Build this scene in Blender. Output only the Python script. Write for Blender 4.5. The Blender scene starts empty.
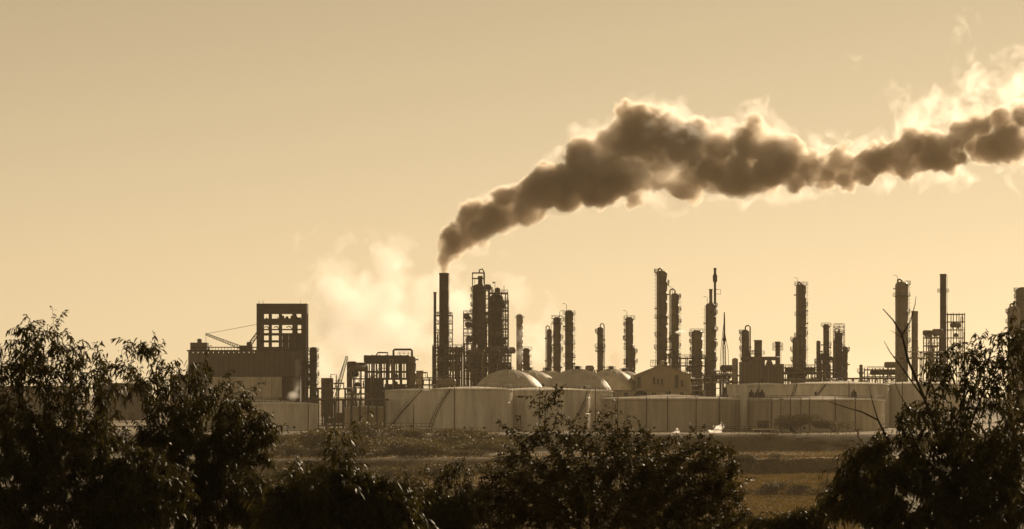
import bpy, bmesh, math, random
import numpy as np
from mathutils import Vector, Matrix, noise as mnoise

# ------------------------------------------------------------------ camera, sky, sun, exposure
F = 2904.0          # focal length in picture widths/1024
CZ = 12.4           # eye height above the plant's yard
HZ = 390.0          # horizon row
SUN_AZ, SUN_EL = math.radians(25), math.radians(21)   # azimuth clockwise from the view axis (+Y)
sc = bpy.context.scene
col = sc.collection
cam_d = bpy.data.cameras.new('camera')
cam = bpy.data.objects.new('camera', cam_d)
col.objects.link(cam)
cam.location = (0, 0, CZ)
cam.rotation_euler = (math.radians(90), 0, 0)
cam_d.sensor_width = 36.0
cam_d.lens = 36.0 * F / 1024
cam_d.shift_y = (HZ - 264.5) / 1024
cam_d.clip_start = 0.5
cam_d.clip_end = 20000
cam_d.dof.use_dof = True
cam_d.dof.focus_distance = 700
cam_d.dof.aperture_fstop = 9.0
sc.camera = cam

world = bpy.data.worlds.new('World')
sc.world = world
world.use_nodes = True
nt = world.node_tree
nt.nodes.clear()
sky = nt.nodes.new('ShaderNodeTexSky')
sky.sky_type = 'NISHITA'
sky.sun_disc = False
sky.sun_elevation = SUN_EL
sky.sun_rotation = SUN_AZ
sky.altitude = 0
sky.air_density = 0.4
sky.dust_density = 0.1
sky.ozone_density = 1.0
hsv = nt.nodes.new('ShaderNodeHueSaturation')
hsv.inputs['Saturation'].default_value = 0.12
tint = nt.nodes.new('ShaderNodeMix')
tint.data_type = 'RGBA'
tint.blend_type = 'MULTIPLY'
tint.inputs['Factor'].default_value = 1.0
tint.inputs[7].default_value = (1.0, 0.765, 0.445, 1)
bg = nt.nodes.new('ShaderNodeBackground')
bg.inputs['Strength'].default_value = 0.081
wo = nt.nodes.new('ShaderNodeOutputWorld')
nt.links.new(sky.outputs[0], hsv.inputs['Color'])
nt.links.new(hsv.outputs[0], tint.inputs[6])
nt.links.new(tint.outputs[2], bg.inputs['Color'])
nt.links.new(bg.outputs[0], wo.inputs['Surface'])

sun_d = bpy.data.lights.new('sun', 'SUN')
sun_d.energy = 5.0
sun_d.angle = math.radians(0.5)
sun_d.color = (1.0, 0.78, 0.52)
sun = bpy.data.objects.new('sun', sun_d)
col.objects.link(sun)
sdir = Vector((math.sin(SUN_AZ) * math.cos(SUN_EL), math.cos(SUN_AZ) * math.cos(SUN_EL), math.sin(SUN_EL)))
sun.rotation_euler = sdir.to_track_quat('Z', 'Y').to_euler()
sun.location = sdir * 400

vs = sc.view_settings
vs.view_transform = 'Standard'
vs.look = 'None'
vs.gamma = 1.0
vs.exposure = 0.0
vs.use_curve_mapping = False
sc.render.engine = 'CYCLES'
cy = sc.cycles
cy.use_denoising = True
cy.use_adaptive_sampling = False
cy.max_bounces = 7
cy.diffuse_bounces = 2
cy.glossy_bounces = 2
cy.transmission_bounces = 3
cy.volume_bounces = 4
cy.transparent_max_bounces = 128
cy.volume_step_rate = 1.0
cy.volume_max_steps = 512

# ------------------------------------------------------------------ materials
def mat(name, c0, rough=0.6, metal=0.0, var=0.35, scale=0.35, streak=False, bump=0.0, translucent=0.0, c2=None, spec=0.35, warm=1.0):
    c = (c0[0], c0[1] * (1 - 0.12 * warm), c0[2] * (1 - 0.34 * warm))      # warm sepia tone of the shade, put into every base colour
    m = bpy.data.materials.new(name)
    m.use_nodes = True
    t = m.node_tree
    b = t.nodes['Principled BSDF']
    b.inputs['Roughness'].default_value = rough
    b.inputs['Specular IOR Level'].default_value = spec
    b.inputs['Metallic'].default_value = metal
    g = t.nodes.new('ShaderNodeNewGeometry')
    src = g.outputs['Position']
    if streak:
        mp = t.nodes.new('ShaderNodeVectorMath')
        mp.operation = 'MULTIPLY'
        mp.inputs[1].default_value = (1, 1, 0.15)
        t.links.new(src, mp.inputs[0])
        src = mp.outputs[0]
    n = t.nodes.new('ShaderNodeTexNoise')
    n.inputs['Scale'].default_value = scale
    n.inputs['Detail'].default_value = 6
    n.inputs['Roughness'].default_value = 0.65
    t.links.new(src, n.inputs['Vector'])
    r = t.nodes.new('ShaderNodeValToRGB')
    r.color_ramp.elements[0].position = 0.3
    r.color_ramp.elements[1].position = 0.7
    k0, k1 = 1 - var, 1 + var * 0.6
    d = c2 or tuple(x * k0 for x in c)
    r.color_ramp.elements[0].color = (*d, 1)
    r.color_ramp.elements[1].color = (*(x * k1 for x in c), 1)
    t.links.new(n.outputs['Fac'], r.inputs['Fac'])
    t.links.new(r.outputs[0], b.inputs['Base Color'])
    if bump:
        bp = t.nodes.new('ShaderNodeBump')
        bp.inputs['Strength'].default_value = bump
        t.links.new(n.outputs['Fac'], bp.inputs['Height'])
        t.links.new(bp.outputs[0], b.inputs['Normal'])
    if translucent:
        tr = t.nodes.new('ShaderNodeBsdfTranslucent')
        gl = t.nodes.new('ShaderNodeMix'); gl.data_type = 'RGBA'; gl.blend_type = 'MULTIPLY'; gl.inputs['Factor'].default_value = 1.0
        t.links.new(r.outputs[0], gl.inputs[6]); gl.inputs[7].default_value = (2.6, 2.3, 1.3, 1)
        t.links.new(gl.outputs[2], tr.inputs['Color'])
        mx = t.nodes.new('ShaderNodeMixShader')
        mx.inputs[0].default_value = translucent
        t.links.new(b.outputs[0], mx.inputs[1])
        t.links.new(tr.outputs[0], mx.inputs[2])
        t.links.new(mx.outputs[0], t.nodes['Material Output'].inputs['Surface'])
    return m

M = dict(
    steel=mat('dark_steel', (0.05, 0.045, 0.04), 0.6, 0.0, 0.4, 0.5),
    rust=mat('rusted_steel', (0.10, 0.065, 0.045), 0.75, 0.0, 0.5, 0.6),
    vessel=mat('weathered_vessel', (0.15, 0.135, 0.115), 0.55, 0.0, 0.35, 0.3, streak=True),
    alum=mat('insulation_cladding', (0.25, 0.225, 0.195), 0.45, 0.0, 0.3, 0.3, streak=True),
    stack=mat('soot_dark_stack', (0.045, 0.04, 0.035), 0.7, 0.0, 0.4, 0.4, streak=True),
    pale=mat('pale_paint', (0.5, 0.47, 0.41), 0.5, 0.0, 0.3, 0.35, streak=True),
    tank=mat('tank_paint', (0.80, 0.77, 0.71), 0.45, 0.0, 0.36, 0.35, streak=True, warm=0.4),
    tank2=mat('aged_tank_paint', (0.55, 0.51, 0.45), 0.5, 0.0, 0.38, 0.3, streak=True, warm=0.6),
    dome=mat('dome_paint', (0.70, 0.67, 0.61), 0.55, 0.0, 0.3, 0.3, warm=0.6, spec=0.25),
    concrete=mat('stained_concrete', (0.20, 0.175, 0.15), 0.85, 0.0, 0.4, 0.25, streak=True),
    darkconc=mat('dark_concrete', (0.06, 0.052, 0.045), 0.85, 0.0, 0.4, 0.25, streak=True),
    clad=mat('sheet_cladding', (0.10, 0.09, 0.078), 0.55, 0.0, 0.3, 0.3, streak=True),
    shed=mat('shed_sheet', (0.30, 0.27, 0.23), 0.55, 0.0, 0.3, 0.3, streak=True),
    roof=mat('sheet_roof', (0.30, 0.28, 0.25), 0.5, 0.0, 0.3, 0.3),
    glass=mat('dark_opening', (0.03, 0.03, 0.03), 0.2, 0.0, 0.2, 0.5),
    wood=mat('pole_wood', (0.09, 0.07, 0.05), 0.85, 0.0, 0.4, 1.0),
    bark=mat('bark', (0.05, 0.04, 0.03), 0.9, 0.0, 0.5, 8.0, bump=0.4),
    leaf=mat('willowy_leaf', (0.04, 0.04, 0.02), 0.5, 0.0, 0.55, 3.0, translucent=0.24, spec=0.12),
    leaf2=mat('small_leaf', (0.04, 0.038, 0.019), 0.55, 0.0, 0.55, 3.0, translucent=0.22, spec=0.1),
    scrub=mat('scrub_leaf', (0.07, 0.066, 0.033), 0.6, 0.0, 0.5, 0.4, translucent=0.24),
    grass=mat('dry_grass', (0.13, 0.105, 0.055), 0.75, 0.0, 0.5, 0.2, translucent=0.2),
    soil=mat('marsh_ground', (0.13, 0.11, 0.065), 0.95, 0.0, 0.6, 0.06, bump=0.3),
    sand=mat('pale_track', (0.36, 0.31, 0.23), 0.9, 0.0, 0.3, 0.3),
    yard=mat('yard_gravel', (0.26, 0.235, 0.19), 0.9, 0.0, 0.35, 0.12),
    white=mat('white_paint', (0.75, 0.73, 0.68), 0.45, 0.0, 0.15, 0.5),
)

# ------------------------------------------------------------------ helpers
def PX(px, Y): return (px - 512.0) / F * Y
def PZ(py, Y): return CZ + (HZ - py) / F * Y
def W(px, py, Y): return Vector((PX(px, Y), Y, PZ(py, Y)))
def S(Y): return Y / F

class MB:
    def __init__(s): s.v = []; s.f = []; s.smooth = []
    def add(s, v, f, smooth=False):
        n = len(s.v)
        s.v.extend(tuple(p) for p in v)
        for q in f:
            s.f.append(tuple(i + n for i in q)); s.smooth.append(smooth)
        return s
    def box(s, c, d, rz=0.0):
        x, y, z = (k / 2 for k in d)
        ca, sa = math.cos(rz), math.sin(rz)
        v = []
        for sx, sy, sz in ((-1,-1,-1),(1,-1,-1),(1,1,-1),(-1,1,-1),(-1,-1,1),(1,-1,1),(1,1,1),(-1,1,1)):
            a, b = sx * x, sy * y
            v.append((c[0] + a * ca - b * sa, c[1] + a * sa + b * ca, c[2] + sz * z))
        return s.add(v, ((0,3,2,1),(4,5,6,7),(0,1,5,4),(1,2,6,5),(2,3,7,6),(3,0,4,7)))
    def tube(s, pts, r, n=6, cap=True, smooth=True):
        pts = [Vector(p) for p in pts]
        rr = r if isinstance(r, (list, tuple)) else [r] * len(pts)
        v = []; f = []
        up = None
        for i, p in enumerate(pts):
            a = pts[max(i - 1, 0)]; b = pts[min(i + 1, len(pts) - 1)]
            d = (b - a)
            d = d.normalized() if d.length > 1e-9 else Vector((0, 0, 1))
            if up is None:
                up = Vector((0, 1, 0)) if abs(d.y) < 0.9 else Vector((1, 0, 0))
            e1 = (up - d * up.dot(d))
            e1 = e1.normalized() if e1.length > 1e-6 else d.orthogonal().normalized()
            up = e1
            e2 = d.cross(e1)
            for k in range(n):
                t = 2 * math.pi * k / n
                v.append(p + (e1 * math.cos(t) + e2 * math.sin(t)) * rr[i])
        for i in range(len(pts) - 1):
            for k in range(n):
                f.append((i * n + k, i * n + (k + 1) % n, (i + 1) * n + (k + 1) % n, (i + 1) * n + k))
        if cap:
            f.append(tuple(range(n - 1, -1, -1)))
            f.append(tuple(range((len(pts) - 1) * n, len(pts) * n)))
        return s.add(v, f, smooth)
    def lathe(s, prof, n=20, c=(0, 0, 0), axis='z', smooth=True, a0=0.0, a1=2 * math.pi):
        full = abs(a1 - a0 - 2 * math.pi) < 1e-6
        m = n if full else n + 1
        v = []; f = []
        for r, h in prof:
            for k in range(m):
                t = a0 + (a1 - a0) * k / n
                x, y = r * math.cos(t), r * math.sin(t)
                if axis == 'z': q = (x, y, h)
                elif axis == 'x': q = (h, x, y)
                else: q = (x, h, y)
                v.append((c[0] + q[0], c[1] + q[1], c[2] + q[2]))
        for i in range(len(prof) - 1):
            for k in range(n):
                k2 = (k + 1) % m
                f.append((i * m + k, i * m + k2, (i + 1) * m + k2, (i + 1) * m + k))
        return s.add(v, f, smooth)
    def mesh(s, name, m):
        me = bpy.data.meshes.new(name)
        me.from_pydata([tuple(p) for p in s.v], [], s.f)
        if any(s.smooth): me.polygons.foreach_set('use_smooth', s.smooth)
        me.materials.append(m)
        me.update()
        return me
    def build(s, name, m, parent=None, loc=(0, 0, 0)):
        return link(name, s.mesh(name, m), parent, loc)

def link(name, me, parent=None, loc=(0, 0, 0), rz=0.0):
    o = bpy.data.objects.new(name, me)
    col.objects.link(o)
    o.parent = parent
    o.location = loc
    if rz: o.rotation_euler = (0, 0, rz)
    return o

def tag(o, label=None, cat=None, group=None, kind=None):
    if label: o['label'] = label
    if cat: o['category'] = cat
    if group: o['group'] = group
    if kind: o['kind'] = kind
    return o

def thing(name, label, cat, loc, group=None):
    o = bpy.data.objects.new(name, None)
    col.objects.link(o)
    o.location = loc
    o.empty_display_size = 0.5
    return tag(o, label, cat, group, 'thing')

def fbm(x, y, z=0.0, o=4):
    return mnoise.fractal(Vector((x, y, z)), 1.0, 2.0, o)

# ------------------------------------------------------------------ ground
PROF = [(-60,10.3),(0,10.7),(12,10.0),(30,8.0),(60,3.5),(110,-4),(190,-9.5),(585,-9.6),(593,-9.5),(599,-7.9),(603,-7.8),
        (688,-7.8),(697,-4.0),(703,-4.0),(708,-4.5),(806,-5.0),(818,-0.1),(824,0.0),(7000,0.0)]
PY_ = [p[0] for p in PROF]; PZ_ = [p[1] for p in PROF]
def ground_z(x, y):
    w = 0.0
    if 200 < y < 860:
        w = 5 * fbm(x * 0.012, 3.1) + 2.2 * fbm(x * 0.06, 9.4)
        if x < -20: w += min(1, (-20 - x) / 60) * 4 * fbm(x * 0.03, y * 0.02, 4.0)
    z = float(np.interp(y + w, PY_, PZ_))
    if 200 < y < 815: z += 0.28 * fbm(x * 0.08, y * 0.08, 2.0) + 0.4 * fbm(x * 0.03, y * 0.004, 5.0)
    elif y <= 200: z += 0.15 * fbm(x * 0.2, y * 0.2, 7.0)
    return z
def axis(parts):
    out = []
    for a, b, n in parts: out += list(np.linspace(a, b, n, endpoint=False))
    return out
gx = axis([(-3600,-500,16),(-500,-200,30),(-200,-30,70),(-30,30,24),(30,200,70),(200,500,30),(500,3600,16)]) + [3600]
gy = axis([(-60,200,44),(200,560,30),(560,740,100),(740,840,60),(840,1000,10),(1000,5000,24)]) + [5000]
verts = [(x, y, ground_z(x, y)) for y in gy for x in gx]
nx = len(gx)
faces = [(j * nx + i, j * nx + i + 1, (j + 1) * nx + i + 1, (j + 1) * nx + i) for j in range(len(gy) - 1) for i in range(nx - 1)]
g = MB(); g.add(verts, faces, True)
go = g.build('ground', M['soil']); tag(go, 'brown marshy ground stepping down in banks from the plant', None, kind='structure')

def strip(name, label, y0, y1, x0, x1, m, dz, step=4.0, wob=0.8, ny=4, fol=True):
    b = MB(); n = int((x1 - x0) / step); v = []; f = []
    for i in range(n + 1):
        x = x0 + (x1 - x0) * i / n
        s = -(5 * fbm(x * 0.012, 3.1) + 2.2 * fbm(x * 0.06, 9.4)) if fol else 0
        e0 = wob * fbm(x * 0.15, y0); e1 = wob * fbm(x * 0.13, y1)
        for k in range(ny):
            y = y0 + e0 + (y1 + e1 - y0 - e0) * k / (ny - 1) + s
            v.append((x, y, ground_z(x, y) + dz))
    for i in range(n):
        for k in range(ny - 1):
            f.append((i * ny + k, (i + 1) * ny + k, (i + 1) * ny + k + 1, i * ny + k + 1))
    b.add(v, f, True)
    return tag(b.build(name, m), label, None, kind='structure')
strip('dirt_track', 'pale dirt track along the top of the lower bank at right', 696.5, 706, 38, 130, M['sand'], 0.09)
strip('footpath', 'faint worn path on the lower bank left of the centre tree', 699, 703, -34, -6, M['sand'], 0.09)
strip('service_road', 'pale service road along the edge of the tank yard', 822, 836, 30, 190, M['sand'], 0.06)
strip('tank_yard', 'gravel yard under the storage tanks', 846, 1300, -420, 420, M['yard'], 0.05, 40, 0.5, 5, fol=False)

# ------------------------------------------------------------------ plant builders
R_ = random.Random(7)
def rail_ring(b, r, z, h=1.1, n=14, a0=0.0, a1=2 * math.pi, pr=0.045):
    for k in range(n + 1):
        t = a0 + (a1 - a0) * k / n
        b.tube([(r * math.cos(t), r * math.sin(t), z), (r * math.cos(t), r * math.sin(t), z + h)], pr, 4)
    for hh in (0.55, 1.0):
        b.tube([(r * math.cos(a0 + (a1 - a0) * k / n), r * math.sin(a0 + (a1 - a0) * k / n), z + h * hh) for k in range(n + 1)], pr, 4)

def column(x0, x1, ytop, Y, label, cat='column', plats=(), loop=None, m='vessel', name='distillation_column', group='process columns',
           ladder=None, neck=None, seed=None, base_step=None, davit=True, frame=False):
    """A tall pressure column: shell with domed head, ring platforms, caged ladder, overhead pipe."""
    rnd = random.Random(seed if seed is not None else int(x0 * 13 + ytop))
    s = S(Y); r = (x1 - x0) / 2 * s; H = PZ(ytop, Y)
    t = thing(name, label, cat, (PX((x0 + x1) / 2, Y), Y, 0), group)
    hd = r * 0.55
    prof = [(r * 1.12, 0), (r * 1.12, 1.2), (r, 1.5)]
    if base_step: prof = [(r * base_step[0], 0), (r * base_step[0], PZ(base_step[1], Y) - r * 0.6), (r, PZ(base_step[1], Y))]
    z = prof[-1][1]
    ztop = H - hd
    while z < ztop - 5:                       # stiffening rings where the shell courses meet
        z += rnd.uniform(3.2, 5.2)
        if z < ztop - 0.5: prof += [(r, z - 0.12), (r + 0.07, z - 0.1), (r + 0.07, z + 0.1), (r, z + 0.12)]
    prof += [(r, ztop)] + [(r * math.cos(a), ztop + hd * math.sin(a)) for a in (0.3, 0.6, 0.9, 1.2, 1.45)] + [(0.02, H)]
    b = MB().lathe(prof, 22); sh = b.build('shell', M[m], t)
    if neck:                                  # slimmer upper section
        nr = (neck[1] - neck[0]) / 2 * s; cx = ((neck[0] + neck[1]) / 2 - (x0 + x1) / 2) * s; nh = PZ(neck[2], Y)
        MB().lathe([(nr * 1.5, H - hd * 0.9), (nr, H + 0.6), (nr, nh - 0.6), (nr * 1.15, nh - 0.5), (nr * 1.15, nh), (0.02, nh)], 14, (cx, 0, 0)).build('upper_section', M[m], t)
    for py, side in plats:
        zz = PZ(py, Y); w = rnd.uniform(0.65, 1.05)
        if side == 'o': a0, a1 = 0, 2 * math.pi
        else:
            cen = {'r': 0.0, 'l': math.pi}[side]; hw = rnd.uniform(0.9, 1.5); a0, a1 = cen - hw, cen + hw
        p = MB().lathe([(r + 0.03, zz - 0.12), (r + w, zz - 0.12), (r + w, zz + 0.06), (r + 0.03, zz + 0.06)], 14, a0=a0, a1=a1, smooth=False)
        pl = p.build('platform', M['steel'], t)
        q = MB(); rail_ring(q, r + w - 0.06, zz + 0.06, 1.15, 10, a0, a1)
        q.build('railing', M['steel'], pl)
        q = MB()
        for k in range(4):
            a = a0 + (a1 - a0) * (k + 0.5) / 4
            q.tube([(r * 0.98 * math.cos(a), r * 0.98 * math.sin(a), zz - 1.1), ((r + w * 0.9) * math.cos(a), (r + w * 0.9) * math.sin(a), zz - 0.12)], 0.08, 4)
        q.build('bracket', M['steel'], pl)['kind'] = 'stuff'
    if ladder:
        sd = 1 if ladder == 'r' else -1
        lx = sd * (r + 0.35); q = MB()
        for dy in (-0.28, 0.28): q.tube([(lx, dy, 1), (lx, dy, H - hd)], 0.05, 4)
        zz = 2.0
        while zz < H - hd:
            q.tube([(lx, -0.28, zz), (lx, 0.28, zz)], 0.03, 4); zz += 0.9
        zz = 3.0
        while zz < H - hd:
            q.tube([(lx + sd * 0.75 * math.sin(a), 0.38 * math.cos(a) , zz) for a in (0, 0.5, 1.05, 1.57, 2.1, 2.6, 3.14)], 0.035, 4); zz += 1.5
        q.build('caged_ladder', M['steel'], t)
    if loop:
        sd = 1 if loop == 'r' else -1
        hug = loop in 'LR'; sd = 1 if loop in 'rR' else -1
        pr = max(0.2, min(0.36, r * 0.18)); ox = sd * (r * 0.72 if hug else r + pr + 0.1); oy = -(r * 0.72 + pr) if hug else 0.0; top = H + (0.1 if hug else pr + 0.5)
        mid = ox / 2
        pts = [(0, 0, H - hd * 0.3), (0, 0, top)] + [(mid - mid * math.cos(a), oy * (1 - math.cos(a)) / 2, top + abs(mid) * 0.8 * math.sin(a)) for a in (0.5, 1.0, 1.57, 2.1, 2.65)] + [(ox, oy, top), (ox, oy, top - 3), (ox, oy, 3.0)]
        MB().tube(pts, pr, 8).build('overhead_pipe', M['alum'], t)
    for k in range(rnd.randint(3, 6)):        # nozzles with flanges
        a = rnd.choice([0.2, 2.9, -0.5, 3.6, -1.5]) + rnd.uniform(-0.2, 0.2); zz = rnd.uniform(0.3, 0.95) * H
        d = Vector((math.cos(a), math.sin(a), 0)); o = d * (r * 0.97); o.z = zz
        e = o + d * 0.7; q = MB()
        q.tube([o, e], 0.22, 8); q.tube([e, e + d * 0.12], 0.36, 8)
        q.build('nozzle', M['steel'], t)
    if davit and rnd.random() < 0.55:
        a = rnd.choice((0.3, 2.7)); q = MB()
        px_, py_ = r * 0.7 * math.cos(a), r * 0.7 * math.sin(a)
        q.tube([(px_, py_, ztop), (px_, py_, H + 2.0), (px_ + 0.5 * math.cos(a), py_, H + 2.4), (px_ + 1.6 * math.cos(a), py_, H + 2.5)], 0.09, 5)
        q.build('davit_arm', M['steel'], t)
    return t

def stack(x0, x1, ytop, Y, label, plats=(), m='stack', name='chimney_stack', taper=0.0, ladder=True, group='chimney stacks', ybands=()):
    s = S(Y); r = (x1 - x0) / 2 * s; H = PZ(ytop, Y); r0 = r * (1 + taper)
    t = thing(name, label, 'chimney', (PX((x0 + x1) / 2, Y), Y, 0), group)
    prof = [(r0 * 1.05, 0), (r0 * 1.05, 0.8), (r0, 1.0)]
    z = 6
    while z < H - 2:
        k = r0 + (r - r0) * z / H
        prof += [(k, z - 0.15), (k + 0.06, z - 0.12), (k + 0.06, z + 0.12), (k, z + 0.15)]; z += 6.5
    prof += [(r, H - 0.7), (r + 0.12, H - 0.65), (r + 0.12, H), (r - 0.25, H), (r - 0.25, H - 4), (0.01, H - 4)]
    MB().lathe(prof, 24).build('shaft', M[m], t)
    for py in plats:
        zz = PZ(py, Y); w = 1.1
        p = MB().lathe([(r + 0.03, zz - 0.1), (r + w, zz - 0.1), (r + w, zz + 0.06), (r + 0.03, zz + 0.06)], 18, smooth=False).build('platform', M['steel'], t)
        q = MB(); rail_ring(q, r + w - 0.05, zz + 0.06, 1.15, 12); q.build('railing', M['steel'], p)
    if ladder:
        q = MB(); lx = r0 + 0.3
        for dy in (-0.25, 0.25): q.tube([(lx, dy, 1), (r + 0.3, dy, H - 0.5)], 0.045, 4)
        zz = 2
        while zz < H - 1:
            k = lx + (r + 0.3 - lx) * zz / H
            q.tube([(k, -0.25, zz), (k, 0.25, zz)], 0.03, 4); zz += 1.2
        q.build('ladder', M['steel'], t)
    return t

def drum_mb(r, L, axis='x', c=(0, 0, 0)):
    prof = [(0.02, -L / 2 - r * 0.5)] + [(r * math.sin(a), -L / 2 - r * 0.5 * math.cos(a)) for a in (0.4, 0.8, 1.2)] + [(r, -L / 2), (r, L / 2)] + [(r * math.sin(a), L / 2 + r * 0.5 * math.cos(a)) for a in (1.2, 0.8, 0.4)] + [(0.02, L / 2 + r * 0.5)]
    return MB().lathe(prof, 16, c, axis)

def frame(x0, x1, ytop, Y, label, levels, nx, depth=9.0, name='steel_structure', cat='steel frame', equip=4, seed=0, m='steel', pw=0.35,
          group='steel process structures', rail=True, brace=0.35, decks=True, risers=3, ny=1, mini=None):
    """An open steel frame: posts, beams, decks, braces, railings, with vessels and pipes standing in it."""
    rnd = random.Random(seed + int(x0 * 7))
    s = S(Y); wid = (x1 - x0) * s; H = PZ(ytop, Y)
    t = thing(name, label, cat, (PX((x0 + x1) / 2, Y), Y, 0), group)
    xs = [-wid / 2 + wid * i / nx for i in range(nx + 1)]; ys = [-depth / 2 + depth * j / ny for j in range(ny + 1)]
    pm = MB().box((0, 0, H / 2), (pw, pw, H)).mesh('post', M[m])
    for x in xs:
        for y in ys: link('post', pm, t, (x, y, 0))
    zs = [PZ(p, Y) for p in levels]
    bx = MB().box((0, 0, 0), (wid - pw - 0.01, pw * 0.7, pw * 1.1)).mesh('beam', M[m])
    by = MB().box((0, 0, 0), (pw * 0.7, depth - pw - 0.01, pw * 1.1)).mesh('beam', M[m])
    for z in zs:
        for y in ys: link('beam', bx, t, (0, y, z))
        for x in (xs[0], xs[-1]): link('beam', by, t, (x, 0, z))
        if decks:
            d = MB().box((0, 0, z + pw * 0.65), (wid * 0.985, depth * 0.96, 0.1)).build('deck', M[m], t)
        if rail:
            for y in (-depth / 2, depth / 2):
                q = MB()
                n = max(3, int(wid / 1.8))
                for k in range(n + 1):
                    x = -wid / 2 + wid * k / n
                    q.tube([(x, y, z + 0.3), (x, y, z + 1.4)], 0.045, 4)
                for hh in (0.9, 1.4): q.tube([(-wid / 2, y, z + hh), (wid / 2, y, z + hh)], 0.045, 4)
                q.build('railing', M[m], t)
    zz = [0] + sorted(zs)
    for i in range(nx):
        for k in range(len(zz) - 1):
            if rnd.random() < brace:
                a, b_ = (xs[i], xs[i + 1]) if rnd.random() < 0.5 else (xs[i + 1], xs[i])
                MB().tube([(a, -depth / 2 - pw * 0.6, zz[k] + 0.2), (b_, -depth / 2 - pw * 0.6, zz[k + 1] - 0.2)], pw * 0.25, 4).build('brace', M[m], t)
    for e in range(equip):
        k = rnd.randrange(len(zz) - 1 + (1 if rail else 0)) if len(zz) > 1 else 0
        z = zz[min(k, len(zz) - 1)] + 0.45; room = (zz[k + 1] - zz[k] - 0.8) if k + 1 < len(zz) else 3.0
        x = rnd.uniform(-0.32, 0.32) * wid; y = rnd.uniform(-0.25, 0.25) * depth
        kind = rnd.random(); mm = M[rnd.choice(['vessel', 'alum', 'rust', 'steel'])]
        if kind < 0.4:
            r = min(room * 0.42, rnd.uniform(0.9, 1.7)); L = rnd.uniform(0.3, 0.55) * wid
            d = drum_mb(r, L, 'x', (0, 0, r + 0.5)); d.box((-L * 0.3, 0, 0.25), (0.4, r * 1.4, 0.6)); d.box((L * 0.3, 0, 0.25), (0.4, r * 1.4, 0.6))
            d.build('drum', mm, t, (x, y, z))
        elif kind < 0.75:
            r = rnd.uniform(0.6, 1.3); h = max(1.5, room * rnd.uniform(0.6, 0.95))
            MB().lathe([(r * 0.9, 0), (r, 0.4), (r, h - r * 0.5), (r * 0.75, h - r * 0.15), (0.02, h)], 14).build('vertical_vessel', mm, t, (x, y, z))
        else:
            h = max(1.2, room * rnd.uniform(0.4, 0.9))
            q = MB().box((0, 0, h / 2), (rnd.uniform(1.5, 3), 2.2, h)); q.box((0, 0, h + 0.15), (0.8, 0.8, 0.3))
            q.build('equipment_box', mm, t, (x, y, z))
    for e in range(risers):
        x = rnd.uniform(-0.5, 0.5) * wid; y = -depth / 2 - 0.6 if rnd.random() < 0.5 else rnd.uniform(-0.4, 0.4) * depth
        h = H * rnd.uniform(0.6, 1.05); ex = rnd.uniform(-0.3, 0.3) * wid; r = rnd.uniform(0.15, 0.32)
        x2 = max(-wid * 0.5, min(wid * 0.5, x + ex))
        MB().tube([(x, y, 0.5), (x, y, h - 0.8), (x + (x2 - x) * 0.15, y, h), (x2, y, h), (x2, y, h - 2.5)], r, 7).build('pipe', M[rnd.choice(['alum', 'vessel', 'rust'])], t)
    return t

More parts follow.
